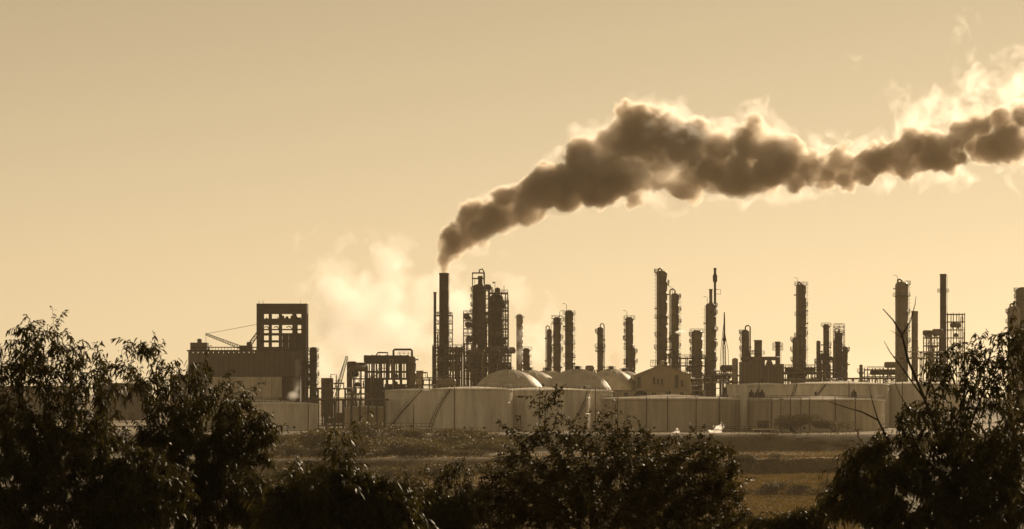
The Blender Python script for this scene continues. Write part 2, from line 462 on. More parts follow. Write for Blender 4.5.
def tank(x0, x1, ytop, Y, label, m='tank', stair=None, girder=True, roof=0.06, name='storage_tank', group='storage tanks', pipes=(), railing=True, dome=None, nseg=56):
    """A cylindrical storage tank; Y is its nearest wall."""
    s = S(Y); r = (x1 - x0) / 2 * s; H = PZ(ytop, Y); Yc = Y + r
    r = (x1 - x0) / 2 * S(Yc) / math.sqrt(1 + 0) ; Yc = Y + r
    t = thing(name, label, 'tank', (PX((x0 + x1) / 2, Yc), Yc, 0), group)
    n = max(4, int(H / 2.1)); prof = [(r + 0.25, 0), (r + 0.25, 0.15)]
    for i in range(n):                        # lapped plate courses
        k = r + 0.05 * (n - i) / n + 0.05 * (i % 2)
        prof += [(k, 0.15 + (H - 0.15) * i / n), (k, (H - 0.15) * (i + 1) / n + 0.1)]
    b = MB().lathe(prof, nseg, smooth=False); b.build('shell', M[m], t)
    if dome:
        hd = dome; k = (r * r + hd * hd) / (2 * hd); a_m = math.asin(min(1, r / k)) if hd < r else math.pi - math.asin(min(1, r / k))
        pr = [(k * math.sin(a_m * (1 - i / 14)), H + hd - k + k * math.cos(a_m * (1 - i / 14))) for i in range(14)] + [(0.3, H + hd)]
        rf = MB().lathe(pr, nseg).build('dome_roof', M[m], t)
        q = MB()
        for kk in range(16):
            a = 2 * math.pi * kk / 16
            q.tube([((p[0] + 0.03) * math.cos(a), (p[0] + 0.03) * math.sin(a), p[1] + 0.03) for p in pr[::2]], 0.07, 4)
        q.build('roof_rib', M[m], rf)
        MB().lathe([(0.9, H + hd - 0.1), (0.9, H + hd + 0.7), (1.1, H + hd + 0.75), (0.02, H + hd + 1.1)], 12).build('vent_cap', M['steel'], t)
        q = MB(); rail_ring(q, 1.6, H + hd - 0.2, 1.1, 8); q.build('vent_railing', M['steel'], t)
    else:
        rf = MB().lathe([(r + 0.02, H + 0.01), (r * 0.5, H + r * roof * 0.5), (0.02, H + r * roof)], nseg).build('roof', M[m], t)
        MB().lathe([(0.35, H + r * roof - 0.2), (0.35, H + r * roof + 0.8), (0.6, H + r * roof + 0.85), (0.02, H + r * roof + 1.1)], 10).build('roof_vent', M['steel'], t)
    if girder:
        MB().lathe([(r + 0.06, H - 0.55), (r + 0.5, H - 0.5), (r + 0.5, H - 0.38), (r + 0.06, H - 0.33)], nseg, smooth=False).build('wind_girder', M[m], t)
    if railing:
        q = MB(); rail_ring(q, r - 0.1, H + 0.02, 1.05, 36, pr=0.035); q.build('railing', M['steel'], t)
    if stair:
        a0, a1 = (math.radians(k) for k in stair)
        q = MB(); n2 = max(14, int(H / 0.45)); ro = r + 0.95
        for side in (r + 0.1, ro):
            q.tube([(side * math.cos(a0 + (a1 - a0) * k / 24), side * math.sin(a0 + (a1 - a0) * k / 24), 0.2 + (H - 0.2) * k / 24) for k in range(25)], 0.11, 4)
        q.tube([(ro * math.cos(a0 + (a1 - a0) * k / 24), ro * math.sin(a0 + (a1 - a0) * k / 24), 1.3 + (H - 0.2) * k / 24) for k in range(25)], 0.05, 4)
        for k in range(n2):
            a = a0 + (a1 - a0) * (k + 0.5) / n2
            q.box(((r + 0.52) * math.cos(a), (r + 0.52) * math.sin(a), 0.2 + (H - 0.2) * (k + 0.5) / n2), (0.85, 0.32, 0.06), a)
        q.build('spiral_stair', M['steel'], t)
    for a in pipes:
        a = math.radians(a); q = MB()
        x, y = (r + 0.3) * math.cos(a), (r + 0.3) * math.sin(a)
        q.tube([(x, y, 0.2), (x, y, H + 0.3), (x * 0.96, y * 0.96, H + 0.8)], 0.13, 6)
        q.build('standpipe', M['steel'], t)
    for a in (-100, -70):
        a = math.radians(a + R_.uniform(-8, 8)); d = Vector((math.cos(a), math.sin(a), 0)); o = d * (r * 0.99); o.z = 1.1
        MB().tube([o, o + d * 0.35], 0.4, 12).build('manhole', M['steel'], t)
    return t

def pipe_rack(x0, x1, ytop, Y, label, nb=6, npipe=6, levels=2, seed=0, group='pipe racks'):
    rnd = random.Random(seed + int(x0)); s = S(Y); L = (x1 - x0) * s; H = PZ(ytop, Y)
    t = thing('pipe_rack', label, 'pipe rack', (PX((x0 + x1) / 2, Y), Y, 0), group)
    pm = MB().box((0, 0, H / 2), (0.35, 0.35, H)).mesh('post', M['steel'])
    cm = MB().box((0, 0, 0), (0.3, 4.6, 0.4)).mesh('cross_beam', M['steel'])
    for i in range(nb + 1):
        x = -L / 2 + L * i / nb
        for y in (-2.5, 2.5): link('post', pm, t, (x, y, 0))
        for k in range(levels): link('cross_beam', cm, t, (x, 0, H - 0.4 - k * 2.6))
    for i in range(npipe):
        r = rnd.uniform(0.14, 0.38); k = i % levels; y = -2 + 4 * (i / max(1, npipe - 1))
        z = H - 0.2 - k * 2.6 + r + 0.01; xa = -L / 2 - rnd.uniform(-2, 2); xb = L / 2 + rnd.uniform(-2, 2); xm = rnd.uniform(-0.3, 0.3) * L
        if rnd.random() < 0.5: pts = [(xa, y, z), (xb, y, z)]
        else: pts = [(xa, y, z), (xm - 1.5, y, z), (xm - 1.5, y, z + 1.8), (xm + 1.5, y, z + 1.8), (xm + 1.5, y, z), (xb, y, z)]   # expansion loop
        MB().tube(pts, r, 7).build('pipe', M[rnd.choice(['alum', 'vessel', 'rust', 'pale'])], t)
    return t

def lattice(b, p0, p1, w0, w1, n, leg=0.08, br=0.05):
    """A square lattice boom or mast from p0 to p1."""
    p0, p1 = Vector(p0), Vector(p1); d = (p1 - p0).normalized()
    e1 = Vector((0, 1, 0)); e1 = (e1 - d * e1.dot(d)).normalized(); e2 = d.cross(e1)
    def c(i, k):
        t = i / n; w = (w0 + (w1 - w0) * t) / 2; sx, sy = ((-1,-1),(1,-1),(1,1),(-1,1))[k]
        return p0.lerp(p1, t) + e1 * (sx * w) + e2 * (sy * w)
    for k in range(4):
        b.tube([c(0, k), c(n, k)], leg, 4)
    for i in range(n):
        for k in range(4):
            a, e = (k, (k + 1) % 4) if i % 2 else ((k + 1) % 4, k)
            b.tube([c(i, a), c(i + 1, e)], br, 3); b.tube([c(i, k), c(i, (k + 1) % 4)], br, 3)
    return b

# ------------------------------------------------------------------ the big frame building and its hall (left)
YB = 1060.0; s = S(YB)
def bpx(px, cx): return (px - cx) * s
cx = 282.0; dep = 8.5
t = thing('frame_tower', 'dark concrete tower block with open window bays, highest building at left', 'building', (PX(cx, YB), YB + dep / 2, 0))
z = lambda py: PZ(py, YB)
top = z(303.5)
colx = [(256.5, 262.2), (268.6, 270.1), (278.7, 280.4), (292.2, 294.6), (301.2, 306.8)]
for y in (-dep / 2 + 0.5, dep / 2 - 0.5):
    for a, b_ in colx:
        w = (b_ - a) * s
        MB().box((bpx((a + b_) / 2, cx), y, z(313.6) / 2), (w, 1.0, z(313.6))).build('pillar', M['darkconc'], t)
    for (ya, yb) in ((318.6, 324.2), (328.9, 329.8), (333.2, 335.2), (340.4, 342.2), (347.5, 352), (357, 360), (366, 369)):
        for (a, b_) in zip(colx[:-1], colx[1:]):
            w = (b_[0] - a[1]) * s
            MB().box((bpx((a[1] + b_[0]) / 2, cx), y + 0.1, (z(ya) + z(yb)) / 2), (w + 0.04, 0.7, z(ya) - z(yb))).build('beam', M['darkconc'], t)
MB().box((bpx(281.65, cx), 0, (z(303.5) + z(313.5)) / 2), ((306.8 - 256.5) * s, dep, z(303.5) - z(313.5))).build('parapet_block', M['darkconc'], t)
for ya in (324.2, 333.4, 340.6, 350):
    MB().box((bpx(281.5, cx), 0, z(ya)), ((305 - 258) * s, dep - 1.9, 0.3)).build('floor_slab', M['darkconc'], t)
for (a, b_, ya, yb) in ((282, 301.5, 334, 348), (257, 306.5, 351, 398), (294.6, 297.5, 324, 334)):
    n = max(1, int((b_ - a) / 6))
    for k in range(n):
        x = a + (b_ - a) * (k + 0.5) / n
        MB().box((bpx(x, cx), -dep / 2 + 1.4 + 0.05 * (k % 2), (z(ya) + max(0, z(yb))) / 2), ((b_ - a) * s / n - 0.06, 0.4, z(ya) - max(0, z(yb)))).build('wall_panel', M['darkconc'], t)
rr = random.Random(3)
for (a, r, h) in ((266, 0.9, 1.3), (274.5, 0.7, 1.1), (277, 0.5, 1.5), (282, 1.2, 1.9), (286, 1.5, 1.7), (291, 0.8, 1.9), (295, 1.3, 2.3), (299, 0.8, 1.5)):
    q = MB().lathe([(r, 0), (r, h * 0.6), (r * 0.45, h * 0.85), (r * 0.3, h * 1.25), (0.02, h * 1.3)], 12); q.box((r * 0.9, 0, h * 0.3), (0.5, 0.5, h * 0.9))
    q.build('hoist_machine', M['steel'], t, (bpx(a, cx), rr.uniform(-2, 2), z(322)))
for k, (a, b_) in enumerate(((285, 292.2), (263, 268.5), (272.5, 278.5))):
    MB().tube([(bpx(a, cx), 2, z(327)), (bpx((a + b_) / 2, cx), 2, z(326)), (bpx(b_, cx), 2, z(330))], 0.2, 6).build('pipe', M['steel'], t)
for a in (258, 262, 300):
    MB().tube([(bpx(a, cx), 0, top), (bpx(a, cx), 0, top + 1.2)], 0.07, 4).build('roof_post', M['steel'], t)

YH = 1030.0; s = S(YH); z = lambda py: PZ(py, YH)
cx = 244.0; dep = 15.0
t = thing('process_hall', 'long dark sheet-clad hall below and in front of the tower block', 'building', (PX(cx, YH), YH + dep / 2, 0))
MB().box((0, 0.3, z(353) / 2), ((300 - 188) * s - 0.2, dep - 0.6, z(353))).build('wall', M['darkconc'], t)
n = 22
for k in range(n):                            # cladding sheets, each slightly proud or set back
    x = 188 + (300 - 188) * (k + 0.5) / n; zt, zb = z(350.5), z(376)
    MB().box((bpx(x, cx), -dep / 2 - 0.1 - 0.10 * (k % 2) - rr.uniform(0, 0.06), (zt + zb) / 2), ((300 - 188) * s / n - 0.2, 0.14, zt - zb)).build('cladding_sheet', M['clad'], t)
for k in range(9):
    x = 188 + (282 - 188) * (k + 0.5) / 9
    MB().box((bpx(x, cx), -dep / 2 - 0.15 - 0.04 * (k % 2), z(376.8) / 2), ((282 - 188) * s / 9 - 0.1, 0.2, z(376.8))).build('base_panel', M['tank2'], t)
MB().box((0, 0, z(350.6)), ((301 - 187) * s, dep + 0.8, 0.5)).build('roof_slab', M['darkconc'], t)
b = MB(); 
for k in range(30):
    x = 193 + (285 - 193) * k / 29
    b.box((bpx(x, cx), -dep / 2, z(349)), (0.16, 0.16, 1.3))
b.box((bpx(239, cx), -dep / 2, z(347.3)), ((286 - 192) * s, 0.25, 0.35)); b.build('roof_railing', M['steel'], t)
q = MB().box((0, 0, 1.5), (6, 6, 3)); q.lathe([(0.8, 3), (0.8, 4), (1.1, 4.1), (0.02, 4.5)], 10); q.build('roof_fan_house', M['clad'], t, (bpx(196, cx), 4, z(350.6)))

# tower crane-like derrick on the hall roof
YC = 1050.0; z = lambda py: PZ(py, YC); X = lambda px: PX(px, YC)
t = thing('roof_crane', 'thin lattice crane with lowered jib above the dark hall roof', 'crane', (X(245), YC, z(351)))
off = Vector(t.location)
b = MB(); lattice(b, W(246, 349.5, YC) - off, W(205.5, 334, YC) - off, 1.3, 0.6, 18, 0.1, 0.06); b.build('jib', M['steel'], t)
b = MB(); lattice(b, W(246.5, 349.5, YC) - off, W(258.5, 332, YC + 4) - off, 1.4, 0.9, 8, 0.12, 0.07); b.build('back_mast', M['steel'], t)
b = MB(); b.tube([W(205.5, 334, YC) - off, W(258.5, 324, YC + 4) - off], 0.07, 4); b.build('stay_cable', M['steel'], t)
b = MB(); b.tube([W(206, 334, YC) - off, W(206, 345, YC) - off], 0.06, 4); b.lathe([(0.1, 0), (0.35, 0.3), (0.35, 0.9), (0.05, 1.2)], 8, W(206, 348, YC) - off); b.build('hook_line', M['steel'], t)
b = MB(); b.box((0, 0, 1.0), (4.5, 3.2, 2.0)); b.box((1.2, -1.2, 2.4), (1.6, 1.4, 1.6)); b.build('cab', M['rust'], t, (W(246, 351, YC) - off))

column(309.5, 317, 347, 1050, 'slim ragged dark column standing right of the tower block', plats=[(351, 'o'), (358, 'r'), (366, 'o'), (375, 'r'), (384, 'o')], m='steel', ladder='r')
frame(300, 312, 360, 1055, 'narrow dark steel frame squeezed between tower block and slim column', [362, 370, 379, 388], 2, 7, seed=4, equip=5)
def vat(x0, x1, ytop, Y, label):
    s = S(Y); w = (x1 - x0) * s; H = PZ(ytop, Y); t = thing('square_bin', label, 'bin', (PX((x0 + x1) / 2, Y), Y, 0))
    MB().box((0, 0, H / 2 + 1.5), (w, w, H - 3)).build('body', M['rust'], t)
    for sx in (-1, 1):
        for sy in (-1, 1): MB().box((sx * w * 0.42, sy * w * 0.42, 1.5), (0.4, 0.4, 3.0)).build('leg', M['steel'], t)
    for k in range(4):
        MB().box((0, 0, 3.5 + (H - 4.5) * k / 3), (w + 0.3, w + 0.3, 0.25)).build('rib', M['rust'], t)
    MB().tube([(w * 0.3, 0, H), (w * 0.3, 0, H + 1.2), (w * 0.8, 0, H + 1.2), (w * 0.8, 0, 2)], 0.2, 6).build('pipe', M['alum'], t)
vat(321.5, 333, 378, 1020, 'dark square bin on legs left of the mobile crane')

# mobile crane
YC = 1010.0; t = thing('mobile_crane', 'mobile crane with raised twin lattice boom beside the boiler unit', 'crane', (PX(334, YC), YC, 0)); off = Vector(t.location)
b = MB(); lattice(b, W(334, 405, YC) - off, W(347, 356, YC) - off, 1.1, 0.7, 20, 0.1, 0.06); b.build('boom', M['steel'], t)
b = MB(); b.tube([W(330.5, 402, YC) - off, W(346, 356.5, YC) - off], 0.09, 4); b.build('boom_stay', M['steel'], t)
b = MB(); b.tube([W(347.5, 356, YC) - off, W(348.2, 372, YC) - off], 0.05, 4); b.lathe([(0.1, 0), (0.4, 0.4), (0.4, 1.0), (0.05, 1.4)], 8, W(348.2, 376, YC) - off); b.build('hook_line', M['steel'], t)
b = MB(); b.box((0, 0, 1.9), (6.5, 2.8, 1.8)); b.box((1.8, -0.5, 3.6), (2.0, 1.5, 1.8)); b.box((-2.6, 0, 3.2), (1.5, 2.6, 1.2)); b.build('superstructure', M['rust'], t)
for sy in (-1.5, 1.5):
    b = MB(); b.tube([(-3.4, sy, 0.55), (-3, sy, 1.05), (3, sy, 1.05), (3.4, sy, 0.55), (3, sy, 0.1), (-3, sy, 0.1), (-3.4, sy, 0.55)], 0.35, 6); b.build('crawler_track', M['steel'], t)

# boiler / exchanger unit with roof pipe loop
YU = 1040.0; s = S(YU)
t = frame(366, 408, 355, YU, 'broad boiler frame with vertical tube banks and a pipe loop on its roof', [356.5, 363, 372, 379, 388], 6, 12, name='boiler_unit', equip=3, seed=11, rail=False, pw=0.5, brace=0.1, risers=4, group='boiler house')
W2 = (408 - 366) * s; z = lambda py: PZ(py, YU)
MB().box((0, 0, z(359)), (W2 + 1, 12.6, z(355.2) - z(361.5))).build('header_box', M['steel'], t)
for k in range(17):
    x = -W2 / 2 + W2 * (k + 0.5) / 17
    MB().tube([(x, -3, z(380)), (x, -3, z(361))], 0.28, 6).build('boiler_tube', M['vessel'], t)
MB().box((-W2 * 0.3, 0, z(378) / 2), (W2 * 0.42, 11.2, z(378))).build('furnace_casing', M['steel'], t)
MB().box((W2 * 0.2, 1, z(384) / 2), (W2 * 0.5, 9, z(384))).build('furnace_casing', M['rust'], t)
q = MB(); a = lambda px: (px - 387) * s
q.tube([(a(393.5), 0, z(357)), (a(393.5), 0, z(350.5)), (a(394.5), 0, z(349.5)), (a(411), 0, z(349.5)), (a(412), 0, z(350.5)), (a(412), 0, z(357))], 0.38, 8); q.build('roof_pipe_loop', M['steel'], t)
q = MB(); rail_ring(q, 2.2, z(355), 1.1, 8); q.build('roof_railing', M['steel'], t, (a(404), 0, 0))
column(407.5, 416, 356, 1035, 'plain upright drum column at the right end of the boiler frame', m='vessel', davit=False, plats=[(360, 'l')])
frame(348, 367, 366, 1035, 'stepped lower pipework frame on the left flank of the boiler', [371, 379, 388], 3, 8, seed=5, equip=5, risers=5, group='boiler house')
t = thing('bent_duct', 'fat bent duct arching over the left flank of the boiler', 'duct', (PX(357, 1025), 1025, 0)); q = MB()
q.tube([W(349.5, 392, 1025) - t.location, W(349.5, 372, 1025) - t.location, W(351, 369.3, 1025) - t.location, W(354, 368.5, 1025) - t.location, W(366, 368.5, 1025) - t.location], 1.0, 10); q.build('duct', M['vessel'], t)
q = MB().box((0, 0, 2), (3, 3, 4)); q.build('duct_base', M['steel'], t, (W(349.5, 392, 1025) - t.location) * Vector((1, 1, 0)) if False else ((349.5 - 357) * S(1025), 0, 0))
drum = thing('pale_box_tank', 'small pale square tank glowing in haze right of the boiler', 'tank', (PX(419.5, 1180), 1180, 0))
MB().box((0, 0, PZ(371, 1180) / 2), (3.0, 3.0, PZ(371, 1180))).build('body', M['pale'], drum); MB().box((0, 0, PZ(371, 1180)), (3.4, 3.4, 0.3)).build('lid', M['pale'], drum)
pipe_rack(416, 436, 378, 1040, 'short pipe rack between the boiler drum and the tall smoking chimney', 3, 5, 2, 3)
pipe_rack(318, 352, 389, 1000, 'low pipe rack at the foot of the mobile crane', 5, 5, 1, 9)

# ------------------------------------------------------------------ smoking chimney and the cracker towers
YS = 1150.0
t = stack(439.3, 448.8, 273, YS, 'tall dark chimney with the thick brown smoke plume', plats=[315], taper=0.12)
stack(433.6, 436.3, 292, 1148, 'thin tall vent pipe just left of the smoking chimney', ladder=False, name='vent_stack', m='stack')
frame(434, 440, 315, 1146, 'slender ladder tower on the left side of the smoking chimney', [316, 324, 333, 342, 351, 360, 369], 1, 4, seed=2, equip=0, risers=1, pw=0.3, brace=0.5)
frame(448.6, 452.5, 315, 1152, 'slender ladder tower on the right side of the smoking chimney', [316, 324, 333, 342, 351, 360, 369], 1, 3, seed=6, equip=0, risers=1, pw=0.3, brace=0.5)
frame(433, 462, 346, 1135, 'dense low process frame around the foot of the smoking chimney', [348, 355, 362, 370, 378], 5, 12, seed=21, equip=14, risers=7)
column(454.5, 460.5, 352, 1130, 'stubby vessel with conical foot right of the smoking chimney', plats=[(356, 'o'), (366, 'r')], m='vessel', loop='r')
t = column(472.3, 485.5, 284, 1140, 'massive dark reactor column crowned by an open frame', cat='column', plats=[(290, 'l'), (297, 'l'), (305, 'l'), (312, 'l'), (322, 'l'), (333, 'l'), (345, 'o'), (358, 'o')], m='steel', ladder='l', name='reactor_column', neck=(478, 482.5, 276))
s = S(1140); b = MB(); h0, h1 = PZ(284, 1140), PZ(273, 1140)
for x in (-6.4, 5.6):
    for y in (-2.2, 2.2): b.box((x * s, y, (h0 + h1) / 2 - 0.6), (0.32, 0.32, h1 - h0 + 1.5))
for zz in (h1, (h0 + h1) / 2):
    for y in (-2.2, 2.2): b.box((-0.4 * s, y, zz), (12 * s, 0.28, 0.35))
b.tube([(0.5 * s, 0, h1), (0.5 * s, 0, h1 + 1.2), (3.5 * s, 0, h1 + 1.6), (5 * s, 0, h1 + 0.4), (5.2 * s, 0, h0)], 0.3, 6)
b.build('top_frame', M['steel'], t)
frame(463.5, 472.5, 312, 1138, 'ragged platform stair tower left of the massive reactor column', [314, 321, 329, 336, 344, 352], 2, 5, seed=31, equip=6, risers=3, pw=0.3)
frame(488.5, 507.8, 292, 1146, 'blocky dark regenerator structure right of the massive reactor column', [293.5, 302, 311, 320, 329, 338, 347, 356, 366], 3, 10, seed=17, equip=10, risers=6, brace=0.5, name='regenerator_structure')
column(489.5, 503, 294, 1147, 'thick regenerator vessel filling the blocky dark structure', m='steel', davit=False, name='regenerator_vessel')
frame(485.6, 489.5, 290, 1142, 'narrow platform bridge between the reactor column and the regenerator', [291, 299, 308, 317, 326, 335, 344, 353], 1, 4, seed=8, equip=3, risers=1, brace=0.6, pw=0.25)
frame(503.5, 508.6, 300, 1143, 'narrow zigzag stair tower on the right edge of the regenerator', [304, 311, 318, 325, 332, 339, 346, 353, 360], 1, 4, seed=3, equip=0, risers=0, brace=1.0, pw=0.25)
t = thing('antenna_mast', 'thin antenna with small flag on the regenerator roof', 'antenna', W(495, 293, 1145)); q = MB(); q.tube([(0, 0, 0), (0, 0, 4.5)], 0.07, 4); q.build('mast', M['steel'], t); MB().box((-0.5, 0, 4.1), (0.9, 0.05, 0.6)).build('flag', M['rust'], t)
t = thing('antenna_mast', 'plain whip antenna on the right corner of the regenerator roof', 'antenna', W(504, 292, 1145)); q = MB(); q.tube([(0, 0, 0), (0, 0, 2.6)], 0.1, 4); q.build('mast', M['steel'], t); MB().box((0, 0, 0.1), (0.6, 0.6, 0.2)).build('foot_plate', M['steel'], t)
def vessel_h(x0, x1, y0, y1, Y, label, m='steel'):
    s = S(Y); L = (x1 - x0) * s; r = (y1 - y0) / 2 * s; zc = PZ((y0 + y1) / 2, Y)
    t = thing('horizontal_vessel', label, 'vessel', (PX((x0 + x1) / 2, Y), Y, 0), 'horizontal vessels')
    drum_mb(r, L - r, 'x', (0, 0, zc)).build('drum', M[m], t)
    for k in (-0.3, 0.3): MB().box((k * L, 0, (zc - r * 0.6) / 2), (0.8, r * 1.5, zc - r * 0.6)).build('support', M['steel'], t)
    MB().tube([(0, 0, zc + r * 0.9), (0, 0, zc + r + 1.2), (L * 0.3, 0, zc + r + 1.2), (L * 0.3, 0, zc + r * 0.8)], 0.22, 6).build('pipe', M['alum'], t)
vessel_h(466, 478, 350, 360, 1128, 'fat dark cyclone drum under the reactor column')
vessel_h(436, 456, 379, 386, 1020, 'long pale horizontal vessel on supports in front of the smoking chimney', 'alum')
frame(464, 511, 352, 1120, 'tangled base structure of vessels and pipes under the reactor towers', [356, 363, 371, 379], 7, 14, seed=41, equip=20, risers=10)
t = thing('gas_duct', 'large elbowed duct linking the reactor column and the base structure', 'duct', (PX(472, 1115), 1115, 0)); q = MB()
q.tube([W(p[0], p[1], 1115) - t.location for p in ((474, 345), (474, 352), (470, 358), (468, 364), (472, 370), (480, 372))], 1.3, 10); q.build('duct', M['vessel'], t)
q = MB(); q.box((0, 0, PZ(372, 1115) / 2), (1, 1, PZ(372, 1115) - 1)); q.build('duct_support', M['steel'], t)

# ------------------------------------------------------------------ columns, left to right
C = column
C(516.3, 523, 314, 1700, 'pale ghostly column in steam beyond the reactor towers', m='alum', plats=[(318, 'o')], davit=False)
C(523, 529.8, 348, 1100, 'short column right of the reactor towers behind the first dome', plats=[(350, 'o'), (357, 'o'), (364, 'o')])
C(546.8, 552, 329, 1120, 'shortest of three grouped columns, with piped hoop on its left', loop='l', plats=[(338, 'r'), (350, 'r'), (361, 'r')], ladder='r')
C(553.3, 561, 317, 1110, 'middle one of three grouped columns above the domes', plats=[(318.5, 'o'), (324, 'o'), (338, 'r'), (350, 'r')], ladder='r')
C(565, 573.5, 310, 1105, 'tallest of three grouped columns above the domes', plats=[(314, 'o'), (320, 'l'), (330, 'o'), (344, 'o'), (357, 'o'), (366, 'o')], ladder='r')
C(597.3, 603.3, 327, 1120, 'lone slim column with hooped pipe on its right, above the domes', loop='r', plats=[(332, 'l'), (347, 'o'), (351, 'o')])
C(625.5, 633.2, 317, 1110, 'lone column with many platforms left of the gabled shed', plats=[(319, 'o'), (325, 'l'), (332, 'l'), (339, 'l'), (349, 'o'), (362, 'l')], ladder='l')
C(628, 635.5, 347, 1113, 'short offset vessel clasped to the lone platform column', plats=[(352, 'r'), (362, 'r')], davit=False)
C(656.5, 667.3, 270.5, 1130, 'tallest and thickest column, hooped at its top, behind the gabled shed', loop='L', plats=[(272, 'l'), (283, 'r'), (318, 'o'), (335, 'l'), (348, 'l')], ladder='l')
C(671, 679, 293, 1125, 'second tall column with side pipe, right of the thickest column', loop='l', plats=[(297, 'r'), (310, 'r'), (322, 'r'), (335, 'o'), (346, 'r'), (357, 'o')], ladder='r')
C(691.5, 702.5, 330, 1130, 'squat broad vessel with frilly railings between the tall columns', plats=[(332, 'o'), (335, 'l'), (342, 'l'), (350, 'l'), (357, 'o')], m='alum', ladder='l')
C(705.5, 715.5, 303, 1120, 'tall column narrowing to a dark chimney-like neck', neck=(709.2, 712.4, 289), loop=None, plats=[(306, 'r'), (313, 'r'), (330, 'r'), (345, 'r'), (360, 'r')], ladder='l', m='vessel')
t = stack(713.8, 716.2, 268, 1123, 'thin flare pipe with bulging tip beside the necked column', ladder=False, name='flare_stack', m='stack')
s = S(1123); q = MB().lathe([(1.2 * s, PZ(283, 1123)), (2.2 * s, PZ(281, 1123)), (2.3 * s, PZ(276, 1123)), (1.3 * s, PZ(273.5, 1123)), (1.25 * s, PZ(268.5, 1123))], 14); q.build('flare_tip', M['stack'], t)
q = MB(); q.tube([(1.2 * s, 0, PZ(289.5, 1123)), (5.5 * s, 0, PZ(289.5, 1123)), (5.5 * s, 0, PZ(294, 1123)), (1.2 * s, 0, PZ(294, 1123))], 0.1, 5); q.build('access_bracket', M['steel'], t)
C(732, 738, 358, 1080, 'short round-topped pale column right of the lattice mast', m='alum', davit=False)
C(741.5, 749.2, 329.5, 1090, 'hooped column at the left end of the furnace block', loop='r', plats=[(333, 'l'), (340, 'l'), (349, 'l'), (357, 'o')], ladder='l')
stack(754.3, 762, 340, 1085, 'stout square-shouldered furnace chimney in the middle of the furnace block', plats=[354], m='vessel', ladder=False, taper=0.05)
stack(775.3, 780.2, 341.5, 1085, 'slimmer furnace chimney at the right end of the furnace block', plats=[346, 350], m='vessel', ladder=True)
C(796, 806.2, 284, 1140, 'tall lone column with stepped shoulder, right of the furnace block', loop='L', plats=[(285, 'o'), (305, 'r'), (315, 'o'), (334, 'r'), (336, 'l'), (350, 'o')], ladder='r')
C(792.5, 799, 337, 1137, 'lower companion vessel against the left foot of the tall lone column', plats=[(340, 'l'), (350, 'l'), (360, 'l')], davit=False)
C(816.3, 820.6, 340.5, 1130, 'thin plain column left of the slim platform column', davit=False, plats=[(362, 'l')])
C(823.2, 829.2, 324, 1130, 'slim column topped by a wide round platform', plats=[(326, 'o'), (345, 'r'), (354, 'o')], ladder='r')
C(835.8, 842.5, 332, 1120, 'darkest column of the tight cluster near the right tanks', plats=[(333, 'o'), (341, 'l'), (349, 'l')], m='steel', loop='l')
C(841, 847.8, 346, 1125, 'lower right member of the tight column cluster', plats=[(350, 'r')])
C(833.3, 837, 340, 1128, 'thin left member of the tight column cluster', davit=False)
frame(834, 844, 325, 1132, 'open lattice crown behind the tight column cluster', [327, 335, 345, 356, 368], 2, 5, seed=13, equip=1, risers=1, pw=0.22, decks=False)
C(859.3, 862.8, 364.5, 1090, 'tiny isolated column left of the rounded tree in the yard', plats=[(372, 'o')])
C(895.2, 908.2, 281.5, 1140, 'thick pale column with hooped pipe behind the bare twig', loop='L', plats=[(284, 'r'), (296, 'o'), (312, 'r'), (327, 'r'), (341, 'r')], ladder='r', m='alum')
stack(911.5, 918, 311, 1140, 'plain smooth chimney beside the thick pale column', m='alum', ladder=False)
stack(940, 946.3, 274, 1130, 'tall slim chimney with one collar above the right tree', plats=[292], m='stack')
frame(946.5, 963.5, 313, 1135, 'open square-grid scaffold right of the tall slim chimney', [314.5, 322, 330, 338, 347, 357], 3, 6, seed=23, equip=2, risers=2, pw=0.3, decks=False, rail=False, brace=0.15)
frame(925, 941, 336, 1125, 'low cluttered frame left of the tall slim chimney', [338, 346, 355, 365], 3, 8, seed=29, equip=7, risers=4)
C(1007.5, 1020, 306, 1120, 'pale hooped vessel at the far right edge behind the leaves', loop='L', m='alum', plats=[(312, 'l'), (322, 'l')])
C(1016, 1030, 287, 1128, 'dark ragged column cut by the right picture edge', plats=[(291, 'l'), (297, 'l'), (306, 'l')], ladder='l')

# ------------------------------------------------------------------ furnace block, shed, process clutter
s = S(1082); z = lambda py: PZ(py, 1082); t = thing('furnace_block', 'boxy furnace casing block with crossing duct under its chimneys', 'furnace', (PX(760, 1082), 1082, 0))
a = lambda px: (px - 760) * s
for (p0, p1, yt, dy) in ((740, 752, 362, 0), (752.5, 764, 357.5, 0.4), (764.5, 774, 366, 0), (774.5, 783, 364, 0.3)):
    MB().box((a((p0 + p1) / 2), dy, z(yt) / 2), ((p1 - p0) * s, 9, z(yt))).build('casing', M['vessel'], t)
    for k in range(3):
        MB().box((a(p0 + (p1 - p0) * (k + 0.5) / 3), dy - 4.6, z(yt) / 2), (0.25, 0.3, z(yt) * 0.96)).build('buckstay', M['steel'], t)
MB().tube([(a(741), 0, z(358.5)), (a(780), 0, z(358.5))], 0.75, 10).build('cross_duct', M['vessel'], t)
for (p0, p1, yt) in ((765.5, 773, 358),):
    v = [(a(p0), -3, z(366)), (a(p1), -3, z(366)), (a(p1), 3, z(366)), (a(p0), 3, z(366)), (a(768.3), -1, z(yt)), (a(770.2), -1, z(yt)), (a(770.2), 1, z(yt)), (a(768.3), 1, z(yt))]
    MB().add(v, ((0,1,5,4),(1,2,6,5),(2,3,7,6),(3,0,4,7),(4,5,6,7),(3,2,1,0))).build('hopper', M['vessel'], t)
frame(784, 816, 366, 1115, 'low pipework frame at the foot of the tall lone column', [368, 374, 381], 5, 10, seed=51, equip=9, risers=6)
